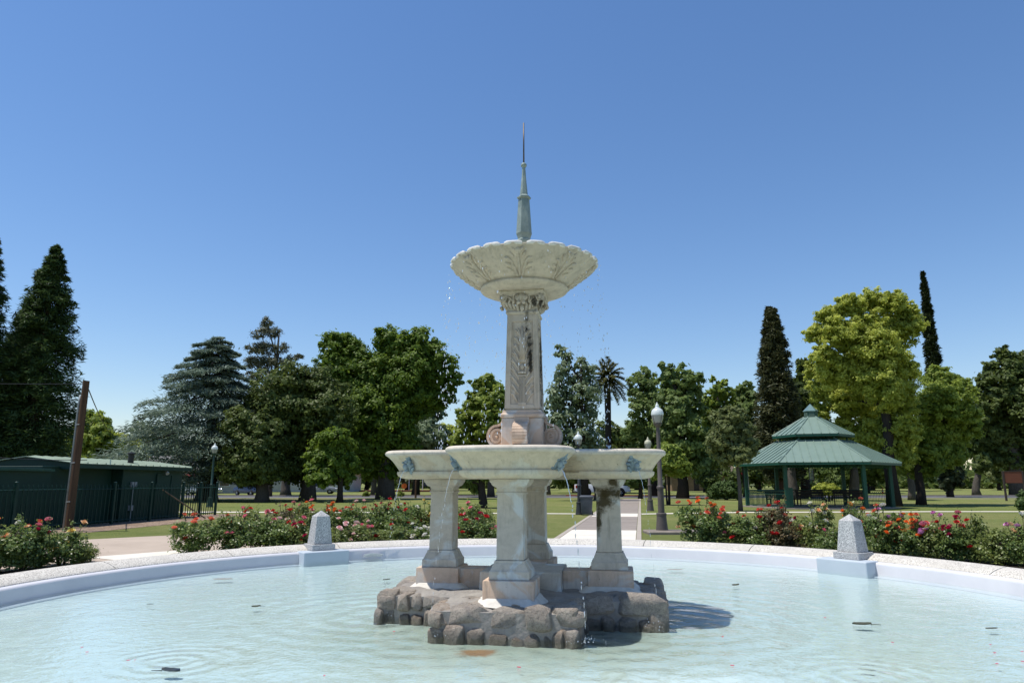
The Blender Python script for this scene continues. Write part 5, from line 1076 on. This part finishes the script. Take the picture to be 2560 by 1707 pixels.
# x, depth, y of the top, width px, blooms, variant, where
ROSES = [
    (8, 12.4, 1190, 150, {'coral': 3, 'peach': 2, 'orange': 1}, 0, 'n'), (72, 12.9, 1188, 110, {'pink': 4, 'white': 1, 'crimson': 2, 'coral': 2}, 1, 'n'), (108, 13.2, 1248, 50, {'red': 1}, 3, 'n'), (158, 13.5, 1203, 105, {'white': 1, 'yellow': 3, 'peach': 2}, 3, 'n'), (205, 13.9, 1240, 70, {}, 4, 'n'),
    (455, 15.6, 1182, 115, {'coral': 5}, 0, 'l'), (548, 16.1, 1168, 110, {'pink': 2, 'coral': 1}, 1, 'l'), (628, 16.4, 1178, 110, {'pink': 2, 'pale': 2}, 3, 'l'), (700, 16.6, 1196, 95, {'crimson': 3, 'red': 2}, 2, 'l'), (785, 16.8, 1202, 90, {'pale': 5}, 4, 'l'),
    (845, 17.0, 1200, 105, {'pale': 4, 'pink': 3}, 2, 'l'), (915, 17.1, 1206, 100, {'red': 1}, 4, 'l'), (975, 17.2, 1205, 80, {'white': 8}, 3, 'l'), (1085, 17.2, 1180, 95, {'red': 6, 'crimson': 2}, 1, 'l'), (1140, 17.3, 1190, 80, {'pink': 2}, 0, 'l'),
    (600, 19.0, 1166, 95, {'pink': 3, 'red': 2}, 2, 'b'), (655, 20.0, 1156, 90, {'red': 4, 'pink': 2}, 5, 'b'), (712, 20.5, 1150, 80, {'pink': 2, 'orange': 2}, 2, 'b'), (765, 20.8, 1153, 90, {'orange': 6, 'coral': 2}, 0, 'b'), (820, 20.8, 1152, 85, {'pale': 6, 'coral': 3}, 1, 'b'),
    (872, 21.4, 1147, 85, {'crimson': 4, 'red': 2}, 3, 'b'), (928, 21.6, 1146, 85, {'white': 2, 'red': 3}, 0, 'b'), (985, 21.6, 1148, 80, {'yellow': 4, 'orange': 2}, 2, 'b'), (1040, 21.4, 1152, 75, {'peach': 2, 'yellow': 2}, 4, 'b'), (1095, 21.0, 1152, 85, {'pink': 3}, 2, 'b'), (670, 18.2, 1172, 90, {'pink': 2, 'red': 2}, 4, 'b'), (930, 19.0, 1172, 95, {'red': 3}, 1, 'b'), (1030, 19.0, 1170, 80, {}, 3, 'b'),
    (1615, 17.2, 1143, 118, {'coral': 9, 'orange': 3, 'crimson': 1, 'peach': 2}, 0, 'r'), (1668, 17.0, 1205, 70, {'pink': 1}, 2, 'r'), (1728, 16.7, 1172, 105, {'white': 3, 'coral': 5, 'red': 3}, 1, 'r'), (1785, 16.5, 1142, 80, {'red': 2, 'coral': 2}, 5, 'r'), (1805, 16.2, 1192, 80, {'crimson': 2, 'red': 3}, 5, 'r'),
    (1868, 16.2, 1156, 100, {'white': 7, 'peach': 5}, 2, 'r'), (1900, 15.4, 1208, 80, {'pink': 1}, 3, 'r'), (1962, 16.2, 1148, 75, {'orange': 3, 'coral': 2}, 1, 'r'), (2022, 15.2, 1158, 85, {'white': 2, 'mauve': 2, 'coral': 3}, 0, 'r'), (2078, 14.8, 1182, 100, {'orange': 12, 'coral': 5}, 0, 'r'),
    (2122, 14.5, 1180, 85, {'pink': 4, 'mauve': 4, 'coral': 3}, 4, 'r'), (2180, 14.2, 1192, 90, {'red': 4, 'crimson': 3, 'pink': 2}, 1, 'r'), (2222, 14.0, 1178, 70, {'pink': 1, 'red': 1}, 2, 'r'), (2282, 13.6, 1206, 100, {}, 2, 'r'), (2340, 13.3, 1186, 95, {'peach': 3, 'mauve': 3, 'white': 1}, 3, 'r')]
ORD = ['first', 'second', 'third', 'fourth', 'fifth', 'sixth', 'seventh', 'eighth', 'ninth', 'tenth', 'eleventh', 'twelfth', 'thirteenth', 'fourteenth', 'fifteenth', 'sixteenth', 'seventeenth']
WHERE = {'n': 'in the far left bed', 'l': 'along the left coping', 'b': 'in the left rear bed', 'r': 'in the right bed'}
rr = random.Random(21)
for wh in 'nlbr':
    row = sorted([r for r in ROSES if r[6] == wh], key=lambda r: r[0])
    for i, (x, d, ty, wpx, bl, var, _) in enumerate(row):
        c = atd(x, 1150, d); h = max(.35, atd(x, ty, d).z); wd = wpx * mpp(d)
        lab = 'rose bush with %s blooms, ' % ' and '.join(NAMES[b] for b in list(bl)[:2]) if bl else 'rose bush without blooms, '
        root = empty('rose_bush', (c.x, d, 0), rr.uniform(0, 6.28), lab + ORD[i] + ' from left ' + WHERE[wh], 'rose bush', 'rose bushes around the pool')
        me, cane, sh, L = BV[var]; sc = (wd, wd, h)
        link('foliage', me, root, scale=sc); link('canes', cane, root, scale=sc)
        spots = [s for s in sh]
        for b, k in bl.items():
            cx = rr.choice(L)
            for q in range(int(k * (1.1 if wh == 'n' else 1.9) + .5)):
                if q % 3 == 0 and spots: p = spots.pop(rr.randrange(len(spots)))
                else:
                    if q % 3 == 1: cx = rr.choice(L)
                    v = Vector((rr.gauss(0, 1), rr.gauss(0, 1), abs(rr.gauss(0, 1)) + .25)).normalized(); p = np.array(cx[0]) + np.array(v) * np.array(cx[1]) * 1.34
                s = rr.uniform(.85, 1.35); link('bloom', BL[b], root, (p[0] * wd, p[1] * wd, p[2] * h + .02), (rr.uniform(-.6, .6), rr.uniform(-.6, .6), rr.uniform(0, 6)), (s, s, s))

# ------------------------------------------------------------------ trees
def conifer(name, label, cat, x, d, top, mesh_fn, trunk, bark, group='trees around the lawn', lean=(0, 0)):
    b = atd(x, top, d); Ht = b.z; root = empty(name, (b.x, d, 0), 0, label, cat, group)
    mb = MB(); mb.tube([(lean[0] * t * t, 0, -.2 + t * (Ht * .97 + .2)) for t in (0, .08, .3, .6, .85, 1)], [trunk * 1.4, trunk, trunk * .85, trunk * .55, trunk * .25, .02], 10); link('trunk', mb.mesh('trunk', bark, True), root)
    link('crown', mesh_fn(Ht), root); return root
G_ = np.random.default_rng
kk = mpp(46)
def redwood_prof(R): return lambda t, a: R * float(np.interp(t, [0, .1, .3, .57, .77, .9, 1], [.8, 1.0, 1.0, .84, .56, .32, .06]))
conifer('redwood_tree', 'tall dark redwood with pointed top behind the shed', 'tree', 131, 46, 565, lambda H: conifer_mesh('crown', G_(1), H, redwood_prof(96 * kk), 620, 95, .20, LM['redwood'], 1.2, .22, .17, .8, .20), .42, BARKR)
conifer('redwood_tree', 'shorter dark redwood left of the pointed redwood behind the shed', 'tree', 70, 48, 690, lambda H: conifer_mesh('crown', G_(2), H, redwood_prof(80 * kk), 480, 90, .20, LM['redwood'], 1.0, .22, .17, .8, .20), .36, BARKR)
conifer('redwood_tree', 'tall redwood cut off by the left edge of the picture', 'tree', -14, 44, 535, lambda H: conifer_mesh('crown', G_(3), H, redwood_prof(80 * kk), 620, 90, .20, LM['redwood'], 1.0, .22, .17, .8, .20), .42, BARKR)
conifer('redwood_tree', 'dark brown green conifer left of the yellow green tree', 'tree', 1770, 68, 705, lambda H: conifer_mesh('crown', G_(4), H, lambda t, a: 70 * mpp(68) * (.12 + .88 * (1 - t) ** .7) * min(1, .55 + t * 2), 560, 100, .24, LM['redwood2'], 2.0, .12, .2, 1.0, .26), .45, BARKR)
conifer('cypress_tree', 'slender dark cypress rising behind the yellow green tree', 'tree', 2119, 75, 625, lambda H: conifer_mesh('crown', G_(5), H, lambda t, a: 27 * mpp(75) * min(1, .35 + t * 3) * (1 - t) ** .62 + .05, 420, 55, .24, LM['cypress'], .5, -.9, .25, 1.6, .3), .22, BARK)
tree('small_conifer', 'low dark conifer with drooping skirt right of the gazebo', 'tree', 2182, 74, [(2184, 1100, 22, 18), (2178, 1072, 22), (2190, 1045, 18), (2172, 1115, 12, 8), (2200, 1085, 14)], 5000, .20, LM['cypress'], .2, BARK, seed=6)
# cedar: tiers of flat plates
def cedar(H):
    g = G_(8); k = mpp(59.4)
    def prof(t, a): side = 1.15 if math.cos(a) < 0 else .82; return side * k * np.interp(t, [0, .15, .35, .55, .7, .82, .93, 1], [130, 205, 200, 146, 100, 86, 70, 34])
    def az(i, g): return (i * 2.39996) % (2 * np.pi)
    return conifer_mesh('crown', g, H, prof, 92, 800, .19, LM['cedar'], 2.2, .30, .23, .20, .26, az, 0, .04)
ced = conifer('cedar_tree', 'broad blue green cedar with layered drooping boughs', 'tree', 505, 59.4, 776, cedar, .75, BARK)
g = G_(9); mb = MB(); Hc = atd(505, 776, 59.4).z
for i in range(26):
    a = (i * 2.39996) % 6.283; h = 2.8 + i * (Hc - 4) / 26; L = (5.2 if h < 8 else 3.2 if h < 12 else 1.6) * (1.15 if math.cos(a) < 0 else .8); mb.tube([(0, 0, h), (L * .5 * math.cos(a), L * .5 * math.sin(a), h + .1), (L * math.cos(a), L * math.sin(a), h - .16 * L)], [.13, .09, .03], 6)
link('limbs', mb.mesh('limbs', BARK, True), ced)
tree('pine_tree', 'sparse olive pine standing behind the cedar', 'tree', 618, 78, [(615, 742, 12, 16), (600, 768, 16, 14), (632, 765, 15, 12), (580, 800, 18, 12), (612, 800, 22, 16), (645, 800, 16, 10), (575, 835, 14), (600, 835, 24, 16), (640, 832, 22, 12), (670, 825, 16, 10), (690, 818, 9, 8), (655, 845, 15, 8), (615, 868, 28, 16), (580, 870, 16)], 9000, .20, LM['pine'], .3, BARKG, seed=10, asp=.2, clump=.42, per=40, fill=.03, limbs=14, H=18)
tree('oak_tree', 'broad dark oak left of the big camphor tree', 'tree', 708, 60, [(650, 900, 62), (715, 900, 58), (600, 935, 50), (745, 950, 58), (660, 960, 66), (700, 1010, 70), (620, 1000, 62), (640, 1060, 60, 42), (740, 1050, 52, 45), (690, 1085, 45, 28), (760, 910, 40), (690, 870, 32, 20), (640, 868, 24, 16)], 42000, .15, LM['oak'], .55, BARKG, seed=11, clump=.19, per=60)
tree('oak_tree', 'rounded dark oak with low branches behind the green lamp post', 'tree', 604, 56, [(560, 990, 42), (535, 1030, 40), (585, 1035, 50), (560, 1075, 50, 34), (520, 1075, 28, 30), (610, 1075, 45, 34), (545, 955, 22), (600, 985, 38)], 28000, .15, LM['oak'], .45, BARKG, seed=12, clump=.19, per=60)
tree('laurel_tree', 'small bushy green tree in front of the dark oak', 'tree', 782, 55, [(762, 1035, 42), (735, 1065, 34), (790, 1068, 30), (770, 1002, 28, 20), (740, 1095, 30, 22), (785, 1098, 30, 20), (755, 1070, 34), (718, 1080, 16)], 12000, .15, LM['camphor'], .22, BARK, seed=13)
tree('camphor_tree', 'huge dark green camphor tree with two domed crowns', 'tree', 886, 65.5, [(785, 800, 48, 42), (762, 852, 40), (820, 838, 45), (900, 800, 46), (955, 798, 50, 42), (1000, 832, 42), (1024, 872, 34), (1012, 915, 30), (945, 868, 58), (880, 880, 58), (815, 905, 58), (860, 955, 60), (930, 935, 55), (985, 905, 40), (800, 970, 48), (890, 1010, 62, 50), (840, 1030, 50), (925, 1020, 40), (1035, 900, 16, 22), (770, 775, 18, 14), (880, 765, 20, 12), (860, 1075, 40, 25), (905, 1075, 38, 25)], 72000, .17, LM['camphor'], .68, BARKG, seed=14, clump=.19, per=62)
tree('elm_tree', 'grey green tree behind the right side of the camphor', 'tree', 955, 84, [(965, 955, 38), (1000, 945, 22), (935, 1000, 42), (980, 1010, 42), (1010, 1000, 22), (950, 1055, 42, 30), (1005, 1050, 26)], 8000, .24, LM['grey'], .4, BARK, seed=15)
tree('elm_tree', 'light green tree just left of the upper fountain column', 'tree', 1128, 74, [(1120, 888, 30, 26), (1098, 882, 18, 14), (1142, 920, 32), (1100, 935, 34), (1075, 965, 32), (1125, 965, 40), (1085, 1005, 40), (1135, 1010, 40), (1060, 1010, 26), (1105, 1050, 50, 30), (1160, 960, 30)], 12000, .23, LM['sweetgum2'], .32, BARKG, seed=16)
tree('olive_tree', 'pale olive tree low behind the left basin lobe', 'tree', 1040, 90, [(1030, 990, 24, 18), (1008, 1005, 22), (1050, 1015, 28), (1000, 1045, 32), (1040, 1060, 40, 30), (1075, 1060, 30)], 7000, .24, LM['sweetgum'], .3, BARKG, seed=17)
tree('pepper_tree', 'small drooping tree between the left and front columns', 'tree', 1106, 43.2, [(1105, 1062, 34, 24), (1080, 1085, 22, 20), (1130, 1078, 26, 20), (1072, 1105, 12, 16), (1142, 1098, 12, 14), (1108, 1090, 30, 14), (1090, 1120, 7, 14)], 9000, .11, LM['elm'], .26, BARK, seed=18, H=2.6)
tree('gum_tree', 'open silvery green tree right of the upper fountain column', 'tree', 1342, 60, [(1288, 806, 15, 16), (1306, 826, 14), (1296, 848, 18), (1282, 868, 14), (1332, 838, 18, 14), (1350, 858, 20), (1322, 878, 22), (1292, 905, 26), (1345, 905, 28), (1272, 935, 22), (1315, 945, 32), (1350, 955, 24), (1285, 980, 28), (1330, 1000, 34), (1275, 1025, 28), (1360, 1010, 22), (1318, 1050, 40, 28)], 12000, .17, LM['grey'], .3, BARK, seed=19, clump=.36, per=36, fill=.04, limbs=16, H=12)
tree('elm_tree', 'tall loose green tree behind the near lamp globe', 'tree', 1500, 80, [(1478, 852, 18, 20), (1466, 878, 22), (1492, 880, 24), (1470, 915, 26), (1500, 925, 30), (1478, 955, 32), (1510, 975, 34), (1465, 1000, 34), (1500, 1030, 44, 34)], 9000, .23, LM['elm'], .4, BARK, seed=20, limbs=14, fill=.03, clump=.26)
tree('elm_tree', 'tall leafy green tree with three pointed tops right of the lamp', 'tree', 1566, 68, [(1526, 842, 14, 16), (1535, 868, 20), (1560, 860, 26), (1588, 872, 22), (1545, 898, 28), (1582, 905, 28), (1530, 930, 28), (1562, 945, 34), (1595, 945, 24), (1540, 985, 36), (1580, 1000, 40), (1610, 1020, 34), (1560, 1045, 42), (1605, 1062, 38, 28)], 16000, .21, LM['elm'], .46, BARK, seed=21, limbs=14, clump=.26, fill=.04)
tree('elm_tree', 'wispy topped tree between the leafy tree and the slender olive', 'tree', 1650, 74, [(1636, 872, 9, 7), (1660, 878, 12, 8), (1645, 898, 18, 14), (1668, 905, 18), (1632, 925, 24), (1662, 945, 32), (1630, 965, 32), (1655, 1000, 40), (1625, 1040, 36)], 8000, .21, LM['sweetgum2'], .28, BARKG, seed=22, per=34, fill=.06)
tree('elm_tree', 'small topped green tree left of the dark conifer', 'tree', 1712, 76, [(1712, 892, 20, 16), (1700, 915, 20), (1728, 915, 18), (1712, 940, 26), (1740, 985, 22), (1700, 985, 26), (1725, 1020, 30), (1745, 1040, 26)], 8000, .22, LM['elm'], .25, BARK, seed=23, fill=.06)
tree('olive_tree', 'slender olive green tree with thin trunk left of the gazebo', 'tree', 1697, 38.4, [(1690, 955, 22), (1668, 985, 26), (1705, 990, 24), (1650, 1015, 26), (1685, 1020, 34), (1718, 1025, 22), (1662, 1046, 26), (1698, 1042, 24), (1645, 960, 16), (1672, 945, 14), (1728, 1036, 12)], 14000, .10, LM['olive'], .10, BARKG, seed=24, fill=.1, H=4.5)
tree('crape_myrtle', 'multi stemmed bright green tree behind the near lamp post', 'tree', 1533, 49, [(1530, 1062, 32, 24), (1505, 1078, 26, 22), (1560, 1072, 26, 22), (1532, 1036, 24, 18), (1515, 1050, 20), (1552, 1050, 20)], 9000, .12, LM['sweetgum2'], .05, BARK, seed=25, multi=5, H=3.2)
tree('topiary_tree', 'small dark cloud shaped tree behind the right column', 'tree', 1470, 67, [(1452, 1106, 11, 9), (1470, 1098, 14, 11), (1490, 1102, 13, 10), (1462, 1112, 12, 8), (1482, 1113, 11, 8)], 5000, .12, LM['shrub'], .22, BARK, seed=26, H=1.6)
tree('sweetgum_tree', 'large yellow green tree behind the gazebo roof', 'tree', 2049, 46, [(1998, 692, 34, 28), (2042, 694, 34, 28), (1950, 702, 32, 26), (1905, 730, 30, 26), (1875, 765, 26), (2082, 722, 30), (2102, 752, 24), (1935, 770, 44), (1992, 755, 44), (2050, 765, 46), (1890, 815, 30), (1868, 852, 22), (1925, 850, 46), (1985, 850, 50), (2048, 838, 44), (2088, 850, 26), (1892, 895, 36), (1948, 925, 46), (2008, 930, 50), (2060, 920, 42), (1885, 945, 24), (2035, 990, 46), (1985, 1000, 38), (2080, 985, 32), (2062, 1040, 34), (1940, 985, 30), (2020, 880, 50), (2050, 900, 46), (2040, 1030, 36), (2015, 800, 50)], 96000, .10, LM['sweetgum'], .36, BARK, seed=27, clump=.19, per=62, limbs=14, fill=.22, back=lambda x, y: 3.5 if x < 2015 and y > 850 else 0)
tree('sweetgum_tree', 'lower green tree right of the yellow green tree', 'tree', 2110, 49, [(2152, 872, 34, 28), (2192, 882, 30), (2222, 900, 22), (2170, 920, 44), (2215, 945, 32), (2135, 940, 36), (2160, 975, 46), (2205, 990, 36), (2115, 1000, 34), (2235, 975, 20), (2130, 1040, 38, 30), (2170, 1035, 36), (2110, 1068, 34, 24), (2145, 1075, 24, 20), (2195, 1040, 28), (2118, 1098, 10, 14)], 36000, .115, LM['sweetgum2'], .26, BARK, seed=28, clump=.20, per=60)
tree('oak_tree', 'large dark oak at the right edge of the picture', 'tree', 2332, 82, [(2300, 812, 20, 16), (2330, 828, 30, 24), (2280, 852, 24), (2262, 880, 22), (2310, 872, 40), (2352, 870, 40), (2275, 920, 40), (2325, 925, 48), (2370, 930, 50), (2250, 960, 30), (2285, 985, 46), (2340, 985, 50), (2250, 1015, 28), (2290, 1045, 40, 32), (2345, 1050, 42, 30), (2400, 960, 60), (2400, 1020, 50), (2255, 1060, 22)], 40000, .20, LM['oak'], .6, BARKG, seed=29, clump=.19, per=60)
tree('oak_tree', 'dark tree filling the gap between the gazebo and the yellow green tree', 'tree', 1850, 72, [(1845, 845, 18, 22), (1835, 880, 22), (1855, 910, 34), (1830, 940, 36), (1860, 985, 44), (1820, 1000, 38), (1850, 1040, 48, 34), (1800, 1050, 38)], 11000, .24, LM['oak'], .4, BARK, seed=30)
tree('elm_tree', 'bright green rounded tree behind the shed', 'tree', 222, 62, [(212, 975, 34, 30), (240, 1000, 28), (195, 1010, 36), (230, 1030, 38), (250, 1045, 24)], 8000, .2, LM['sweetgum2'], .3, BARK, seed=31)
tree('elm_tree', 'small yellow green tree between the shed and the cedar', 'tree', 285, 84, [(285, 1015, 26, 20), (265, 1030, 22), (305, 1040, 28), (280, 1055, 34, 22)], 5000, .22, LM['sweetgum'], .25, BARK, seed=32)
# palm
pd = 76; pb = atd(1400, 1108, pd); crown = atd(1400, 868, pd); PT = empty('palm_tree', (pb.x, pd, 0), 0, 'date palm with rounded head of fronds right of the fountain', 'tree', 'trees around the lawn')
mb = MB(); zc = crown.z; g = random.Random(5)
mb.tube([(0, 0, -.2), (.03, 0, 2), (.0, 0, zc * .5), (.05, 0, zc * .8), (0, 0, zc - .3), (0, 0, zc + .2)], [.45, .36, .33, .34, .40, .25], 12); link('trunk', mb.mesh('trunk', BARK, True), PT)
gg = G_(6)
for i in range(54):
    el = R_(82 - 140 * (i / 54)); a = i * 2.39996; L = 2.55 * gg.uniform(.85, 1.1); d0 = np.array([math.cos(a) * math.cos(el), math.sin(a) * math.cos(el), math.sin(el)]); n = 56; t = np.linspace(.08, 1, n)
    mid = np.array([0, 0, zc]) + d0 * (t * L)[:, None]; mid[:, 2] -= (t ** 2.2) * L * .55 * max(.25, math.cos(el)); sd_ = np.array([-math.sin(a), math.cos(a), 0.])
    P, U = [], []
    for s in (-1, 1): P.append(mid + sd_ * s * (.22 * np.sin(np.pi * np.clip(t, .05, .97)))[:, None] + np.array([0, 0, -.05])); U.append(sd_ * s * .9 + d0 * .7 + np.array([0, 0, -.3]) + gg.normal(size=(n, 3)) * .1)
    P, U = np.concatenate(P), np.concatenate(U); V, Fq = quads(P, unit(np.array([0, 0, 1.]) + gg.normal(size=P.shape) * .25), U, .34 * np.ones(len(P)), .17); link('frond', npmesh('frond', V, Fq, LM['palm'], np.clip(gg.uniform(0, .6, len(P)) + (.4 if i < 30 else 0), 0, 1)), PT)
# shrubs
def shrub(name, label, x, d, lob, n, size, mat, seed): return tree(name, label, 'shrub', x, d, lob, n, size, mat, .06, BARK, 'shrubs on the lawn', seed=seed, multi=3, limbs=4, H=.8, per=40)
shrub('round_shrub', 'round green shrub on the lawn left of the gazebo', 1666, 62, [(1660, 1122, 22, 16), (1645, 1128, 16, 14), (1682, 1124, 20, 16), (1690, 1132, 14, 12), (1665, 1134, 26, 12)], 7000, .09, LM['shrub'], 41)
shrub('round_shrub', 'bright yellow green clipped shrub seen through the gazebo', 1898, 57, [(1892, 1120, 16, 9), (1908, 1121, 15, 9), (1878, 1124, 11, 7), (1898, 1128, 22, 8)], 5000, .07, LM['sweetgum'], 42)
shrub('round_shrub', 'green shrub at the right edge below the brown sign', 2352, 40, [(2352, 1150, 14, 20), (2365, 1155, 20, 22), (2350, 1168, 12, 12)], 3500, .07, LM['shrub'], 43)
for q, (x, lab) in enumerate(((841, 'left of the camphor trunk'), (870, 'touching the camphor trunk'), (920, 'right of the camphor trunk'))):
    shrub('young_shrub', 'small upright green shrub on the far lawn ' + lab, x, 78, [(x, 1133, 5, 6), (x - 2, 1138, 6, 5), (x + 3, 1137, 5, 5)], 900, .09, LM['sweetgum2'], 44 + q)
shrub('willow_shrub', 'soft green feathery young tree seen through the gazebo', 1905, 60, [(1880, 1082, 22, 14), (1865, 1092, 14, 8), (1930, 1075, 18, 20), (1925, 1105, 14, 20)], 5000, .10, LM['elm'], 47)
shrub('dark_shrub', 'dark shrub between two lawn trunks left of the round shrub', 1632, 66, [(1632, 1118, 14, 22), (1620, 1100, 12, 16), (1645, 1096, 12, 16)], 4000, .10, LM['oak'], 48)
# bare trunks seen under the crowns
def bare(x, d, r, label, top=1050, lean=0):
    b = atd(x, 1108, d); Ht = atd(x, top, d).z; root = empty('lawn_tree', (b.x, d, 0), 0, label, 'tree', 'trees around the lawn'); g = G_(int(x)); link('trunk', trunk_mesh(g, Ht, r, [(lean + 1.2, .5, Ht + 1), (lean - 1.3, -.4, Ht + 1.2)], BARKG, (lean, 0)), root)
    kq = mpp(d); L = [((lean + g.normal() * 30 * kq * .5, g.normal() * 1.0, Ht + g.uniform(-.3, 1.6)), (26 * kq, 26 * kq, 18 * kq)) for _ in range(5)]; link('crown', crown_mesh('crown', g, L, 4500, .2, LM['oak']), root)
bare(1372, 63, .30, 'leaning dark trunk behind the trash bin in front of the truck', 1040, -1.2)
bare(1965, 60, .42, 'pale trunk seen under the gazebo roof on the right', 1040)
bare(1820, 64, .45, 'thick trunk seen under the gazebo roof on the left', 1040)
bare(2092, 62, .30, 'thin pale trunk right of the gazebo', 1045)
bare(2240, 84, .40, 'far leaning trunk on the right lawn', 1045, 1.5)
bare(1010, 92, .35, 'far trunk behind the left basin lobe', 1045)
bare(860, 88, .34, 'far trunk left of the big camphor trunk', 1045)
bare(658, 82, .5, 'pale trunk under the oak beside the white house', 1040)
bare(1258, 90, .3, 'far trunk between the front and right columns', 1050)
# distant trees beyond the road, four kinds copied
rr = random.Random(77); KIND = []
for i, (m, lab) in enumerate((('oak', 'dark'), ('elm', 'mid green'), ('olive', 'olive green'), ('grey', 'grey green'))):
    g = G_(200 + i); L = [((g.normal() * 1.6, g.normal() * 1.2, g.uniform(2.0, 7.2)), (g.uniform(1.4, 2.3),) * 2 + (g.uniform(1.1, 1.8),)) for _ in range(11)]
    KIND.append((trunk_mesh(g, 5.0, .28, [c for c, _ in L[:6]], BARK), crown_mesh('crown', g, L, 5200, .30, LM[m]), lab))
spots = sorted([(x + rr.uniform(-2, 2), rr.uniform(100, 150)) for x in np.linspace(-105, 118, 44)])
cnt = {}
for x, d in spots:
    tm, cm, lab = KIND[rr.randrange(4)]; i = cnt[lab] = cnt.get(lab, -1) + 1; s = rr.uniform(.95, 1.45)
    root = empty('distant_tree', (x, d, 0), rr.uniform(0, 6.28), '%s distant tree beyond the road, %s of its colour from the left' % (lab, ORD[min(i, 16)]), 'tree', 'distant trees beyond the road'); root.scale = (s, s, s)
    link('trunk', tm, root); link('crown', cm, root)
g = G_(300); n = 60000; X = g.uniform(-330, 330, n); hh = 6.5 + 3 * np.sin(X * .11) + 2 * np.sin(X * .31 + 1); P = np.stack([X, 185 + g.normal(size=n) * 5 - .0006 * X * X, np.abs(g.uniform(-.2, 1, n)) ** .7 * hh], 1)
V, Fq = quads(P, unit(g.normal(size=P.shape) + np.array([0, -.3, .5])), rdir(g, n), .75 * g.uniform(.6, 1.3, n), .6)
prop(link('far_wood', npmesh('far_wood', V, Fq, LM['oak'], np.clip(g.uniform(0, 1, n), 0, 1))), 'dark far off belt of trees along the horizon', 'wood', kind='stuff')
